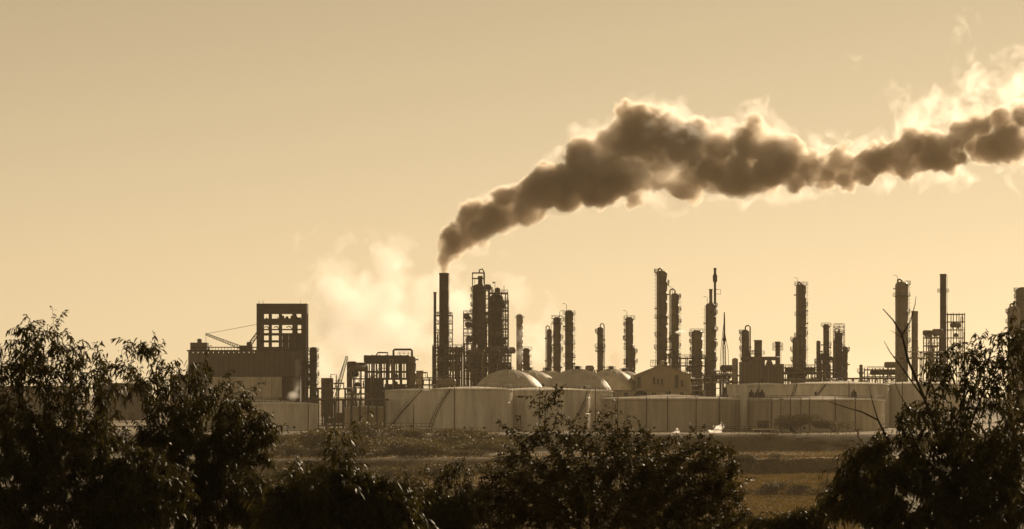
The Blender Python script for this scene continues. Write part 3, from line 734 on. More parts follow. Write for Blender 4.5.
frame(816, 834, 360, 1128, 'small pipework frame between the slim column and the cluster', [362, 370, 378], 3, 8, seed=52, equip=5, risers=4)
frame(680, 706, 357, 1112, 'vessel deck and pipework under the squat broad vessel', [358.5, 366, 374, 382], 4, 9, seed=53, equip=9, risers=6)
frame(708, 733, 372, 1105, 'low pipework frame under the flare pipe', [374, 381], 4, 8, seed=54, equip=7, risers=5)
frame(866, 905, 368, 1150, 'distant low process frame behind the rounded tree', [370, 377], 5, 10, seed=55, equip=8, risers=5)
frame(584, 600, 372, 1090, 'low frame peeping between the domes', [374, 381], 3, 8, seed=56, equip=4, risers=3)
pipe_rack(845, 900, 379, 1110, 'long pipe rack behind the right-hand white tank', 7, 6, 2, 5)
pipe_rack(532, 560, 373, 1100, 'pipe rack at the feet of the three grouped columns', 4, 5, 2, 6)
pipe_rack(676, 700, 379, 1060, 'pipe rack against the right wall of the gabled shed', 3, 5, 2, 7)

pipe_rack(562, 640, 377, 1105, 'long pipe rack running behind the domes to the gabled shed', 9, 7, 2, 41)
pipe_rack(696, 745, 376, 1098, 'pipe rack linking the necked column and the furnace block', 6, 7, 2, 42)
pipe_rack(780, 836, 373, 1108, 'pipe rack linking the tall lone column and the slim columns', 7, 7, 3, 43)
pipe_rack(905, 945, 352, 1120, 'high pipe rack between the plain chimney and the tall slim chimney', 5, 6, 2, 44)
frame(664, 673, 340, 1118, 'slim pipe support tower between the two tallest columns', [342, 350, 358, 366], 1, 4, seed=61, equip=2, risers=3, pw=0.25)
frame(749, 755, 352, 1092, 'small ladder frame beside the hooped column of the furnace block', [354, 362, 370], 1, 4, seed=62, equip=1, risers=2, pw=0.22)
YG = 1010.0; s = S(YG); z = lambda py: PZ(py, YG); t = thing('gabled_shed', 'wide gabled shed with dark window slots below the thickest column', 'building', (PX(663.5, YG), YG + 9, 0))
a = lambda px: (px - 663.5) * s; d = 9.0; ze, zr = z(375.5), z(364.5)
v = []; 
for y in (-d, d): v += [(a(636), y, 0), (a(691), y, 0), (a(691), y, ze), (a(663.5), y, zr - 0.2), (a(636), y, ze)]
MB().add(v, ((0,1,2,3,4),(9,8,7,6,5),(0,5,6,1),(1,6,7,2),(4,9,5,0))).build('wall', M['shed'], t)
for sx in (-1, 1):
    x0, x1 = 0, sx * (a(691) + 0.9)
    ze2 = ze - 0.35
    n = 7
    for k in range(n):
        y0, y1 = -d - 0.7 + (2 * d + 1.4) * k / n, -d - 0.7 + (2 * d + 1.4) * (k + 1) / n - 0.05
        h = 0.03 * (k % 2); v = [(x0, y0, zr + h), (x1, y0, ze2 + h), (x1, y1, ze2 + h), (x0, y1, zr + h), (x0, y0, zr + 0.22 + h), (x1, y0, ze2 + 0.22 + h), (x1, y1, ze2 + 0.22 + h), (x0, y1, zr + 0.22 + h)]
        f = ((0,3,2,1),(4,5,6,7),(0,1,5,4),(1,2,6,5),(2,3,7,6),(3,0,4,7))
        if sx < 0: f = tuple(tuple(reversed(q)) for q in f)
        MB().add(v, f).build('roof_sheet', M['roof'], t)
for (p, y0, y1, w) in ((639, 377, 388, 3.2), (654, 377.5, 384, 1.6), (658, 378.5, 384, 1.4), (662, 379, 385, 1.6), (676.5, 375, 388, 3.4), (682, 380, 387, 2)):
    zc = (z(y0) + z(y1)) / 2; hh = z(y0) - z(y1)
    w_ = MB().box((a(p), -d - 0.02, zc), (w * s, 0.12, hh)).build('window', M['glass'], t)
    q = MB()
    for sx in (-1, 1): q.box((a(p) + sx * w * s / 2, -d - 0.08, zc), (0.12, 0.2, hh + 0.2))
    q.box((a(p), -d - 0.14, zc - hh / 2), (w * s + 0.3, 0.3, 0.1)); q.build('window_frame', M['steel'], w_)
q = MB()
for k in range(5): q.box((a(651 + 9 * k / 4), -6, z(363)), (0.12, 0.12, 2.6))
for p in (360.2, 362): q.box((a(655.5), -6, z(p)), (9.4 * s, 0.12, 0.14))
q.box((a(655.5), -6, z(366.2)), (9.4 * s, 2.0, 0.2)); q.box((a(655.5), -6, z(368.2)), (0.5, 0.5, 1.8)); q.build('roof_walkway', M['steel'], t)
MB().lathe([(0.8, z(368)), (0.8, z(361.5)), (1.1, z(361.2)), (0.02, z(360))], 10, (a(663), 0, 0)).build('roof_vent', M['pale'], t)

YL = 965.0; s = S(YL); z = lambda py: PZ(py, YL); t = thing('low_long_building', 'low pale flat-roofed building just behind the dark-rimmed centre tank', 'building', (PX(657, YL), YL + 5, 0))
a = lambda px: (px - 657) * s
MB().box((0, 0, z(391) / 2), (96 * s, 10, z(391))).build('wall', M['pale'], t); MB().box((0, 0, z(390.6)), (98 * s, 10.8, 0.4)).build('roof', M['roof'], t)
for k, p in enumerate((641, 697)):
    MB().lathe([(2.2, -5.15), (2.2, -5.0), (0.02, -5.0)], 16, (a(p), 0, z(397)), 'y').build('arched_opening', M['glass'], t)
for k in range(7): MB().box((a(612 + 14 * k), -5.06, z(395)), (1.4, 0.12, 1.6)).build('window', M['glass'], t)

# lattice mast in front of the tanks
YM = 900.0; t = thing('lattice_mast', 'tall thin lattice mast with guy frame rising before the tanks', 'mast', (PX(725, YM), YM, 0)); zt = PZ(312, YM)
b = MB(); lattice(b, (0, 0, 0), (0, 0, PZ(395, YM)), 2.6, 1.6, 10, 0.13, 0.07); b.build('lattice_base', M['steel'], t)
b = MB(); lattice(b, (0, 0, PZ(395, YM)), (-0.2, 0, PZ(345, YM)), 0.9, 0.6, 20, 0.1, 0.05); b.build('lattice_shaft', M['steel'], t)
MB().tube([(-0.2, 0, PZ(345, YM)), (-0.2, 0, zt - 2), (-0.2, 0, zt)], [0.32, 0.24, 0.16], 8).build('top_pipe', M['steel'], t)
MB().lathe([(0.2, PZ(342, YM)), (0.6, PZ(340.5, YM)), (0.6, PZ(338.5, YM)), (0.2, PZ(337, YM))], 10, (-0.2, 0, 0)).build('collar', M['steel'], t)
for dx, yy in ((-3.8, 318), (-2.4, 322), (3.0, 330)):
    MB().tube([(-0.2, 0, PZ(yy, YM)), (dx * 0.33, 0.5, PZ(350, YM)), (dx * 0.45, 0.5, PZ(385, YM))], 0.08, 4).build('guy_rod', M['steel'], t)
for k in range(4): MB().box((0.4, 0, PZ(402 + 7 * k, YM)), (1.8, 1.4, 0.12)).build('rest_platform', M['steel'], t)

# ------------------------------------------------------------------ tanks and domes
D = lambda x0, x1, Y, label: tank(x0, x1, 391, Y, label, 'dome', dome=0, girder=False, railing=False, name='dome_tank', group='dome-roofed tanks')
def domed(x0, x1, ytop, ybase, Y, label):
    hd = (ybase - ytop) * S(Y + 12)
    return tank(x0, x1, ybase, Y, label, 'dome', dome=hd, girder=False, railing=False, name='dome_tank', group='dome-roofed tanks')
domed(472.5, 546, 369.5, 393, 985, 'leftmost dome-roofed tank, in front of the reactor towers')
domed(496, 563, 370, 393, 1030, 'second dome-roofed tank, tucked behind the leftmost dome')
domed(514, 580, 370.5, 393, 1075, 'third dome, mostly hidden behind the first two domes')
domed(541, 614, 369, 396, 965, 'fourth dome, showing full in front of the three grouped columns')
domed(584, 638, 369, 393, 1010, 'fifth dome, under the lone slim column')
domed(598, 650, 371, 393, 1050, 'rearmost dome at the right, nearly hidden beside the gabled shed')

tank(243, 318, 403.5, 880, 'low pale tank below the dark hall, half behind the left tree', stair=None, pipes=(-40,))
tank(215, 289.5, 401, 915, 'second low tank tucked behind the low pale tank below the hall', stair=None)
tank(384, 450, 390, 905, 'pale tank left of the two big white tanks', stair=(-140, -80), pipes=(-60, -165))
tank(430.5, 512.5, 388.5, 868, 'big white tank with a spiral stair, left of centre', stair=(-165, -118), pipes=(-113,))
tank(497, 590, 389.5, 884, 'big white tank behind the centre treetop', stair=(-60, -20), pipes=(-95,))
tank(556, 613, 390.5, 915, 'narrower white tank at the right shoulder of the big white tanks', pipes=(-105, -70))
tank(600, 740, 398.5, 870, 'wide dark-rimmed tank at centre right with vertical pipes', 'tank2', stair=None, pipes=(-140, -112, -95, -72, -50))
tank(727, 797.5, 384.5, 925, 'tall pale tank behind the lattice mast', stair=(-70, -30), pipes=(-100,))
tank(747.5, 884, 399.5, 866, 'wide dark-rimmed tank at right with vertical pipes and dark bush before it', 'tank2', pipes=(-135, -117, -108, -101, -80, -62), stair=None)
tank(789, 888.5, 383.5, 960, 'pale flat-topped tank behind the wide right tank', stair=(-150, -110), pipes=(-85,))
tank(875, 965, 383.5, 975, 'pale tank behind the right tree', pipes=(-120,))
tank(345, 388, 407, 930, 'low squat tank in the gap left of the white tanks', 'pale')
for k, (p, q_) in enumerate(((752, 'left'), (762, 'next'))): pass
rv = random.Random(5)
for k, (p, lab) in enumerate(((751.5, 'small rounded drum standing on the dark rim, leftmost of four'), (757.5, 'small rounded drum on the dark rim beside the leftmost drum'), (762, 'third small drum from left on the dark tank rim'), (854, 'lone small drum at the right end of the dark rim'))):
    r = 0.9; t = thing('roof_drum', lab, 'drum', (PX(p, 892), 892, PZ(399.2, 866) + 0.4), 'drums on the dark tank roof')
    MB().lathe([(r, 0), (r, 1.2), (r * 0.8, 1.7), (0.3, 2.0), (0.02, 2.05)], 12).build('body', M['steel'], t); MB().lathe([(0.25, 2), (0.25, 2.5), (0.02, 2.6)], 8).build('cap', M['rust'], t)

for (p0, p1, yt, Y, lab_) in ((96, 150, 384, 1190, 'pale low warehouse glimpsed through the left trees'), (172, 189, 376, 1150, 'small pale block glimpsed between left trees beside the hall'), (0, 80, 387, 1230, 'long low pale warehouse behind the leftmost tree')):
    s = S(Y); w = (p1 - p0) * s; H = PZ(yt, Y); t = thing('warehouse', lab_, 'building', (PX((p0 + p1) / 2, Y), Y, 0), 'warehouses beyond the left trees')
    MB().box((0, 0, H / 2), (w, 14, H)).build('wall', M['clad'], t); MB().box((0, 0, H + 0.2), (w + 1, 15, 0.4)).build('roof', M['roof'], t)
    for k in range(max(2, int(w / 5))): MB().box((-w / 2 + w * (k + 0.5) / max(2, int(w / 5)), -7.03, H * 0.6), (1.6, 0.12, 1.6)).build('window', M['glass'], t)
    MB().box((w * 0.2, -7.03, 1.6), (2.6, 0.1, 3.2)).build('door', M['steel'], t)
# cabin, platform, poles, fences
t = thing('site_cabin', 'small dark cabin standing before the wide right tank', 'cabin', (PX(763, 855), 855, 0)); s = S(855)
MB().box((0, 0, 1.7), (11 * s, 3, 3.4)).build('wall', M['clad'], t); MB().box((0, 0, 3.5), (12 * s, 3.6, 0.2)).build('roof', M['roof'], t); MB().box((0.4, -1.53, 1.1), (0.9, 0.08, 2.1)).build('door', M['steel'], t); MB().box((-0.9, -1.53, 1.9), (0.8, 0.08, 0.8)).build('window', M['glass'], t)
t = thing('flat_trailer', 'low white flat trailer parked before the dark cabin', 'trailer', (PX(763, 842), 842, 0.06)); s = S(842)
MB().box((0, 0, 0.95), (21 * s, 2.4, 0.25)).build('bed', M['white'], t)
for x in (-2, -1.1, 1.6): 
    for y in (-1.0, 1.0): MB().lathe([(0.02, -0.12), (0.42, -0.12), (0.42, 0.12), (0.02, 0.12)], 14, (x, y, 0.42), 'y').build('wheel', M['glass'], t)
MB().box((3.0, 0, 0.6), (0.15, 1.2, 1.0)).build('landing_leg', M['steel'], t)
def pole(px, ytop, Y, label, arm=True):
    H = PZ(ytop, Y); t = thing('utility_pole', label, 'pole', (PX(px, Y), Y, 0), 'poles in the yard')
    MB().tube([(0, 0, 0), (0, 0, H)], [0.2, 0.13], 8).build('shaft', M['wood'], t)
    if arm:
        MB().box((0, 0, H - 0.6), (1.8, 0.15, 0.15)).build('cross_arm', M['wood'], t)
        for x in (-0.8, 0, 0.8): MB().lathe([(0.05, H - 0.5), (0.09, H - 0.4), (0.05, H - 0.2)], 6, (x, 0, 0)).build('insulator', M['pale'], t)
pole(338.5, 379, 850, 'tall thin pole below the mobile crane'); pole(372.5, 398, 850, 'short pole in the yard between the two low tanks', False)
pole(413.5, 404, 850, 'short dark pole before the pale tank left of the white tanks', False); pole(781, 397, 850, 'thin dark post before the wide right tank'); pole(790.5, 401, 851, 'shorter thin post beside the taller one before the right tank', False); pole(384.5, 388, 880, 'bright-edged post at the left edge of the pale tank', False)
def fence(x0, x1, Y, label, h=2.4, n=14):
    t = thing('yard_fence', label, 'fence', (PX((x0 + x1) / 2, Y), Y, 0.02), 'yard fences'); L = (x1 - x0) * S(Y)
    pm = MB().box((0, 0, h / 2), (0.12, 0.12, h)).mesh('post', M['steel'])
    for k in range(n + 1): link('post', pm, t, (-L / 2 + L * k / n, 0, 0))
    rm = MB().box((0, 0, 0), (L, 0.06, 0.1)).mesh('rail', M['steel'])
    for zz in (h * 0.25, h * 0.62, h - 0.1): link('rail', rm, t, (0, -0.1, zz))
fence(318, 432, 858, 'long post and rail fence between low tank and the white tanks', 2.6, 22)
fence(690, 760, 852, 'short post and rail fence at the foot of the lattice mast', 1.8, 14)
pipe_rack(318, 385, 400, 905, 'low pipe rack in the yard left of the white tanks', 8, 5, 1, 31)

# ------------------------------------------------------------------ vegetation
def leaf_mesh(name, pos, dirs, length, width, m, curl, rng):
    """Many small six-cornered leaves, each bent along its length."""
    N = len(pos)
    d = dirs / np.linalg.norm(dirs, axis=1, keepdims=True)
    rv = rng.normal(size=(N, 3))
    w = np.cross(d, rv); w /= np.linalg.norm(w, axis=1, keepdims=True) + 1e-9
    nrm = np.cross(w, d)
    L = (length * rng.uniform(0.6, 1.35, N))[:, None]; Wd = (width * rng.uniform(0.7, 1.3, N))[:, None]
    down = np.array([[0, 0, -1.0]])
    p1 = pos + d * L * 0.38 + down * L * curl * 0.08
    p2 = pos + d * L * 0.72 + down * L * curl * 0.32
    p3 = pos + d * L * 0.95 + down * L * curl * 0.62
    up = nrm * Wd * 0.18
    V = np.stack([pos, p1 + w * Wd * 0.5 + up, p1 - w * Wd * 0.5 + up, p2 + w * Wd * 0.42 + up, p2 - w * Wd * 0.42 + up, p3], 1).reshape(-1, 3)
    base = (np.arange(N) * 6)[:, None]
    tri = np.concatenate([base + np.array([[0, 1, 2]]), base + np.array([[1, 3, 2]]), base + np.array([[2, 3, 4]]), base + np.array([[3, 5, 4]])], 1).reshape(-1)
    me = bpy.data.meshes.new(name)
    nf = N * 4
    me.vertices.add(len(V)); me.vertices.foreach_set('co', V.astype(np.float32).ravel())
    me.loops.add(nf * 3); me.loops.foreach_set('vertex_index', tri.astype(np.int32))
    me.polygons.add(nf); me.polygons.foreach_set('loop_start', np.arange(0, nf * 3, 3, dtype=np.int32))
    me.materials.append(m)
    me.update(calc_edges=True); me.validate()
    return me

def colonize(base, attr, step, kill, rng, trunk_to, maxit=160):
    nodes = [np.array(base, float)]; par = [-1]
    p = np.array(base, float); tt = np.array(trunk_to, float); n = max(2, int(np.linalg.norm(tt - p) / step))
    for k in range(1, n + 1):
        q = p + (tt - p) * k / n + rng.normal(size=3) * step * 0.15 * (k < n)
        nodes.append(q); par.append(len(nodes) - 2)
    P = np.array(nodes); A = attr.copy()
    D = np.linalg.norm(A[:, None] - P[None], axis=2); near = D.argmin(1); nd = D.min(1)
    for it in range(maxit):
        if len(A) == 0: break
        groups = {}
        dirs = A - P[near]; dirs /= np.linalg.norm(dirs, axis=1, keepdims=True) + 1e-9
        acc = np.zeros((len(P), 3)); np.add.at(acc, near, dirs)
        act = np.unique(near)
        nd_ = acc[act] + rng.normal(size=(len(act), 3)) * 0.35
        ln = np.linalg.norm(nd_, axis=1, keepdims=True); new = P[act] + nd_ / (ln + 1e-9) * step
        off = len(P); P = np.vstack([P, new]); par.extend(act.tolist())
        D = np.linalg.norm(A[:, None] - new[None], axis=2); m2 = D.min(1); a2 = D.argmin(1) + off
        upd = m2 < nd; near = np.where(upd, a2, near); nd = np.where(upd, m2, nd)
        keep = nd > kill; A, near, nd = A[keep], near[keep], nd[keep]
    return P, np.array(par)

def branch_mesh(name, P, par, rad, sel, m):
    b = MB()
    for i in np.nonzero(sel)[0]:
        j = par[i]
        if j < 0: continue
        b.tube([P[j], P[i]], [float(rad[j] if rad[j] < rad[i] * 2.2 else rad[i] * 1.3), float(rad[i])], 7 if rad[i] > 0.03 else 4, cap=False)
    return b.mesh(name, m)

def tree(name, label, cat, px, Y, lobes, n_attr, n_leaf, L, Wd, seed, m='leaf', curl=1.0, step=0.13, kill=0.18, hang=0.5, trunk_h=0.45, sprig=3, bare=(), group='foreground trees', tip=0.0032, spread=0.045, air=(395, 465, 0.24)):
    """lobes: (px, py, half-width px, half-height px, half-depth m, weight, dY)."""
    rng = np.random.default_rng(seed); s = S(Y)
    base = np.array([PX(px, Y), Y, ground_z(PX(px, Y), Y) - 0.1])
    pts = []; wsum = sum(l[5] * l[2] * l[3] for l in lobes)
    for (lx, ly, hw, hh, hd, wt, dY) in lobes:
        n = int(n_attr * wt * hw * hh / wsum); yy = Y + dY
        u = rng.normal(size=(n, 3)); u /= np.linalg.norm(u, axis=1, keepdims=True); u *= rng.uniform(0.15, 1, (n, 1)) ** 0.5
        c = np.array(W(lx, ly, yy)); pts.append(c + u * np.array([hw * s, hd, hh * s]))
    A = np.vstack(pts); A = A[A[:, 2] > base[2] + 0.3]
    cen = A.mean(0); lo = base + (cen - base) * np.array([0.5, 0.5, 1]) * trunk_h
    P, par = colonize(base, A, step, kill, rng, lo)
    n = len(P); kids = np.zeros(n, int); np.add.at(kids, par[par >= 0], 1)
    pw = np.full(n, 0.0)
    for i in range(n - 1, -1, -1):
        if kids[i] == 0: pw[i] = tip ** 2.25
        if par[i] >= 0: pw[par[i]] += pw[i]
    rad = np.clip(pw ** (1 / 2.25), tip, 0.22)
    t = thing(name, label, cat, tuple(base), group)
    rel = P - base
    link('trunk', branch_mesh('trunk', rel, par, rad, rad >= 0.018, M['bark']), t)
    link('twig', branch_mesh('twig', rel, par, rad, rad < 0.018, M['bark']), t)['kind'] = 'stuff'
    # leaves along the outer twigs
    cand = np.nonzero((rad < 0.009) & (par >= 0))[0]
    rows = HZ - (P[cand][:, 2] - CZ) / s      # crowns thin out towards their tops
    prob = np.clip((rows - air[0]) / (air[1] - air[0]), air[2], 1.0) * rng.uniform(0.3, 1.0, len(cand)) ** 1.5
    pick = rng.choice(cand, n_leaf, p=prob / prob.sum())
    f = rng.uniform(0, 1, (n_leaf, 1)); pos = rel[par[pick]] * (1 - f) + rel[pick] * f
    axis_ = rel[pick] - rel[par[pick]]; axis_ /= np.linalg.norm(axis_, axis=1, keepdims=True) + 1e-9
    d = axis_ * 0.6 + rng.normal(size=(n_leaf, 3)) * 0.65 + np.array([0, 0, -hang])
    # trailing sprigs: leaves spaced on short hanging shoots
    pos = pos + rng.normal(size=pos.shape) * spread
    tips = np.nonzero(kids == 0)[0]; sp = []; sd = []; b = MB()
    for i in tips:
        for k in range(sprig):
            if rng.random() < 0.45: continue
            ln = rng.uniform(0.18, 0.5) * (L / 0.12); dd = (rel[i] - rel[par[i]]); dd = dd / (np.linalg.norm(dd) + 1e-9) + rng.normal(size=3) * 0.55
            dd /= np.linalg.norm(dd); p = rel[i].copy(); path = [p.copy()]; nn = 6
            for q in range(nn):
                dd = dd + np.array([0, 0, -hang * 0.32]); dd /= np.linalg.norm(dd); p = p + dd * ln / nn; path.append(p.copy())
                for _ in range(2):
                    sp.append(p.copy()); sd.append(dd * 0.7 + rng.normal(size=3) * 0.5 + np.array([0, 0, -hang * 0.6]))
            b.tube(path, 0.0028, 3, cap=False)
    if b.v: b.build('shoot', M['bark'], t)['kind'] = 'stuff'
    if sp: pos = np.vstack([pos, np.array(sp)]); d = np.vstack([d, np.array(sd)])
    link('crown', leaf_mesh('crown', pos, d, L, Wd, M[m], curl, rng), t)['kind'] = 'stuff'
    for pth, r0 in bare:
        pp = [np.array(W(a, b_, Y)) - base for a, b_ in pth]
        MB().tube(pp, [r0 * (1 - 0.75 * k / (len(pp) - 1)) for k in range(len(pp))], 6).build('bare_branch', M['bark'], t)
    return t

tree('willowy_tree', 'leafy dark tree at the left picture edge with drooping crown', 'tree', 60, 42,
     [(35, 338, 32, 22, 0.6, 0.7, 0), (45, 352, 44, 28, 0.7, 0.8, 0), (18, 385, 42, 45, 0.8, 1.0, 0), (78, 388, 46, 42, 0.8, 1.0, 0), (50, 440, 80, 45, 1.0, 1.2, 0), (40, 500, 90, 50, 1.0, 1.4, 0), (130, 490, 60, 50, 0.8, 1.3, 0), (95, 355, 18, 14, 0.4, 0.5, 0)],
     2600, 30000, 0.088, 0.025, 11, hang=0.4, air=(380, 450, 0.36))
tree('willowy_tree', 'taller spreading tree beside the leftmost one, its drooping side before the hall', 'tree', 190, 45,
     [(128, 368, 30, 28, 0.5, 0.5, 0), (150, 350, 16, 16, 0.3, 0.5, 0), (175, 392, 46, 36, 0.8, 1.0, 0), (222, 408, 40, 34, 0.8, 1.2, 0), (256, 432, 27, 26, 0.6, 1.3, 0), (190, 450, 70, 46, 1.0, 1.2, 0), (160, 505, 90, 42, 1.0, 1.4, 0), (225, 490, 40, 42, 0.8, 1.1, 0), (205, 370, 12, 14, 0.3, 0.5, 0)],
     2400, 30000, 0.088, 0.025, 12, hang=0.4, air=(380, 435, 0.34))
tree('leafy_bush', 'low glossy dark bush at bottom between the left trees and the centre tree', 'bush', 335, 38,
     [(330, 490, 50, 36, 0.7, 1.0, 0), (295, 508, 42, 30, 0.7, 1.0, 0), (378, 505, 44, 30, 0.7, 1.0, 0), (338, 450, 22, 16, 0.3, 0.5, 0), (352, 432, 8, 9, 0.15, 0.4, 0), (395, 482, 28, 12, 0.3, 0.5, 0)],
     1000, 12000, 0.10, 0.025, 13, hang=0.45, group='foreground bushes', air=(440, 490, 0.2))
tree('leafy_bush', 'thin feathery bush at bottom left of the centre tree', 'bush', 440, 48,
     [(440, 510, 50, 28, 0.7, 1.0, 0), (425, 486, 24, 20, 0.4, 0.6, 0), (458, 474, 20, 18, 0.3, 0.5, 0)],
     800, 9000, 0.085, 0.02, 14, hang=0.35, group='foreground bushes', air=(480, 510, 0.3))
tree('round_tree', 'broad dark tree at bottom centre with a thin topmost sprig', 'tree', 600, 50,
     [(546, 405, 17, 18, 0.4, 0.5, 0), (524, 436, 28, 18, 0.5, 0.6, 0), (560, 436, 30, 22, 0.6, 0.8, 0), (605, 432, 30, 26, 0.7, 0.7, 0), (640, 445, 28, 26, 0.8, 0.7, 0), (700, 470, 46, 38, 1.0, 1.2, 0), (540, 490, 66, 44, 1.1, 1.15, 0), (620, 492, 100, 48, 1.3, 1.3, 0), (700, 510, 55, 40, 1.0, 1.2, 0), (498, 508, 40, 34, 0.9, 0.9, 0)],
     3200, 42000, 0.075, 0.026, 15, m='leaf2', hang=0.0, curl=0.35, sprig=2, air=(405, 470, 0.2))
tree('willowy_tree', 'dark drooping tree at right with bare forked twigs reaching up', 'tree', 935, 40,
     [(985, 372, 46, 32, 0.7, 0.9, 0), (1016, 345, 24, 30, 0.5, 1.1, 0), (945, 368, 28, 20, 0.5, 0.7, 0), (925, 425, 36, 34, 0.7, 0.5, 0), (990, 430, 56, 46, 1.0, 0.9, 0), (868, 462, 36, 34, 0.7, 0.8, 0), (900, 495, 70, 42, 1.0, 1.3, 0), (985, 495, 62, 46, 1.0, 1.4, 0), (838, 505, 20, 20, 0.4, 0.8, 0)],
     2300, 27000, 0.09, 0.024, 16, hang=0.42, air=(385, 455, 0.32),
     bare=((((940, 440), (925, 400), (908, 360), (902, 335), (893, 320), (883, 309)), 0.026), (((902, 335), (910, 322), (915, 305), (916, 296)), 0.012), (((903, 338), (895, 333), (890, 330)), 0.007), (((925, 400), (905, 372), (890, 352), (884, 341)), 0.014),
           (((890, 445), (878, 420), (862, 412), (848, 408), (829, 402)), 0.018), (((878, 420), (872, 400), (869, 386)), 0.010), (((925, 400), (935, 365), (940, 345)), 0.012), (((940, 460), (915, 420), (900, 395), (893, 378)), 0.012), (((866, 452), (848, 446), (832, 445)), 0.008)))
tree('leafy_bush', 'dense low bush filling the bottom between the left trees and the glossy bush', 'bush', 262, 44,
     [(262, 505, 34, 26, 0.6, 1.0, 0), (285, 485, 18, 14, 0.3, 0.5, 0), (245, 485, 18, 18, 0.4, 0.6, 0)],
     600, 7000, 0.08, 0.022, 18, hang=0.3, group='foreground bushes', air=(475, 505, 0.35))
tree('leafy_bush', 'small pale-tipped bush at bottom in the gap left of the right tree', 'bush', 792, 46,
     [(800, 520, 34, 13, 0.5, 1.0, 0), (770, 523, 26, 10, 0.4, 0.8, 0), (826, 505, 12, 16, 0.3, 0.6, 0)],
     450, 4000, 0.08, 0.02, 17, hang=0.4, group='foreground bushes', air=(500, 520, 0.4))

def shrub(px, py_base, Y, hw, hh, label, seed, n=900, group='scrub bushes on the flat', leafL=0.42, zbase=None, name='scrub_bush', cat='bush', m='scrub'):
    rng = np.random.default_rng(seed); s = S(Y); x = PX(px, Y); z0 = ground_z(x, Y) if zbase is None else zbase
    t = thing(name, label, cat, (x, Y, z0), group); pos = []; b = MB(); r = hw * s; h = hh * s
    for k in range(7):
        a = rng.uniform(0, 6.28); e = np.array([math.cos(a) * r * rng.uniform(0.1, 0.7), math.sin(a) * r * 0.5, h * rng.uniform(0.45, 0.8)])
        b.tube([(0, 0, -0.2), tuple(e * np.array([0.4, 0.4, 0.55])), tuple(e)], [0.12, 0.08, 0.03], 5)
        u = rng.normal(size=(n // 7, 3)); u /= np.linalg.norm(u, axis=1, keepdims=True); u *= rng.uniform(0.2, 1, (len(u), 1)) ** 0.5
        pos.append(e + u * np.array([r * 0.45, r * 0.45, h * 0.34]))
    p = np.vstack(pos); p = p[p[:, 2] > 0.05]
    b.build('stem', M['bark'], t)
    link('foliage', leaf_mesh('foliage', p, rng.normal(size=p.shape) + np.array([0, 0, 0.3]), leafL, leafL * 0.5, M[m], 0.3, rng), t)
    return t
rs = random.Random(77)
def copy_tree(o, loc, sx, rz, label=None):
    c = o.copy(); col.objects.link(c); c.location = loc; c.scale = sx; c.rotation_euler = (0, 0, rz)
    if label: c['label'] = label
    for ch in list(o.children):
        d = ch.copy(); col.objects.link(d); d.parent = c
    return c
lab = 'low dull green scrub bush on the flat before the white tanks'
protos = [shrub(px_, 0, Y_, 20, 13, lab, 100 + k, 2600, leafL=0.36) for k, (px_, Y_) in enumerate(((300, 760), (350, 745), (405, 770), (440, 735), (385, 640)))]
for k in range(130):
    Y = rs.choice([rs.uniform(706, 815), rs.uniform(607, 698), rs.uniform(760, 818), rs.uniform(500, 596)]); px = rs.uniform(245, 720 if Y < 700 else 505)
    x = PX(px, Y); e = rs.uniform(0.6, 1.45) if k % 4 or Y < 700 else rs.uniform(1.5, 2.1)
    zone = 'scrub bush on the upper flat just below the white tanks' if Y > 700 else 'scrub bush on the middle terrace left of the centre tree' if Y > 600 else 'scrub bush on the near flat behind the foreground bushes'
    c_ = copy_tree(protos[k % 5], (x, Y, ground_z(x, Y) - 0.1), (e * rs.uniform(0.9, 1.4), e, e * rs.uniform(0.6, 1.0)), rs.uniform(0, 6.28), zone)
    c_['group'] = zone.replace('bush', 'bushes', 1)
for k in range(46):
    Y = rs.uniform(215, 470); px = rs.uniform(250, 860); x = PX(px, Y); e = rs.uniform(0.45, 0.8)
    c_ = copy_tree(protos[k % 5], (x, Y, ground_z(x, Y) - 0.1), (e * 1.2, e, e * 0.9), rs.uniform(0, 6.28), 'shadowy scrub bush on the low ground right behind the foreground trees'); c_['group'] = 'shadowy scrub behind the foreground trees'
shrub(465, 0, 790, 20, 24, 'taller round bush on the flat before the big white tank with stair', 140, 4500)
lab2 = 'small weedy clump on the marsh banks below the right tanks'
pr2 = [shrub(px_, 0, Y_, 12, 5, lab2, 160 + k, 700, 'weedy clumps on the banks', 0.3) for k, (px_, Y_) in enumerate(((745, 699), (800, 601), (770, 816)))]
for k in range(24):
    Y = rs.choice([599, 601, 604, 697, 700, 706, 812, 816, 820]) + rs.uniform(-2, 2); px = rs.uniform(690, 850) if Y > 800 else rs.uniform(735, 850)
    x = PX(px, Y); e = rs.uniform(0.4, 1.2)
    copy_tree(pr2[k % 3], (x, Y, ground_z(x, Y) - 0.05), (e * rs.uniform(0.8, 1.8), e, e * rs.uniform(0.6, 1.1)), rs.uniform(0, 6.28))
shrub(793, 0, 846, 27, 18, 'broad dark bush mound beside the cabin before the right tank', 150, 7000, leafL=0.34)
shrub(835, 0, 848, 22, 12, 'lower bush right of the dark mound before the right tank', 151, 3500, leafL=0.34)
shrub(878, 0, 1075, 15, 34, 'rounded leafy tree rising behind the right-hand pale tank', 152, 1800, 'trees in the plant', 0.7, 0.0, 'yard_tree', 'tree')
shrub(200, 0, 1700, 12, 46, 'hazy far tree seen through the left trees', 155, 1200, 'trees in the plant', 1.4, 0.0, 'distant_tree', 'tree')

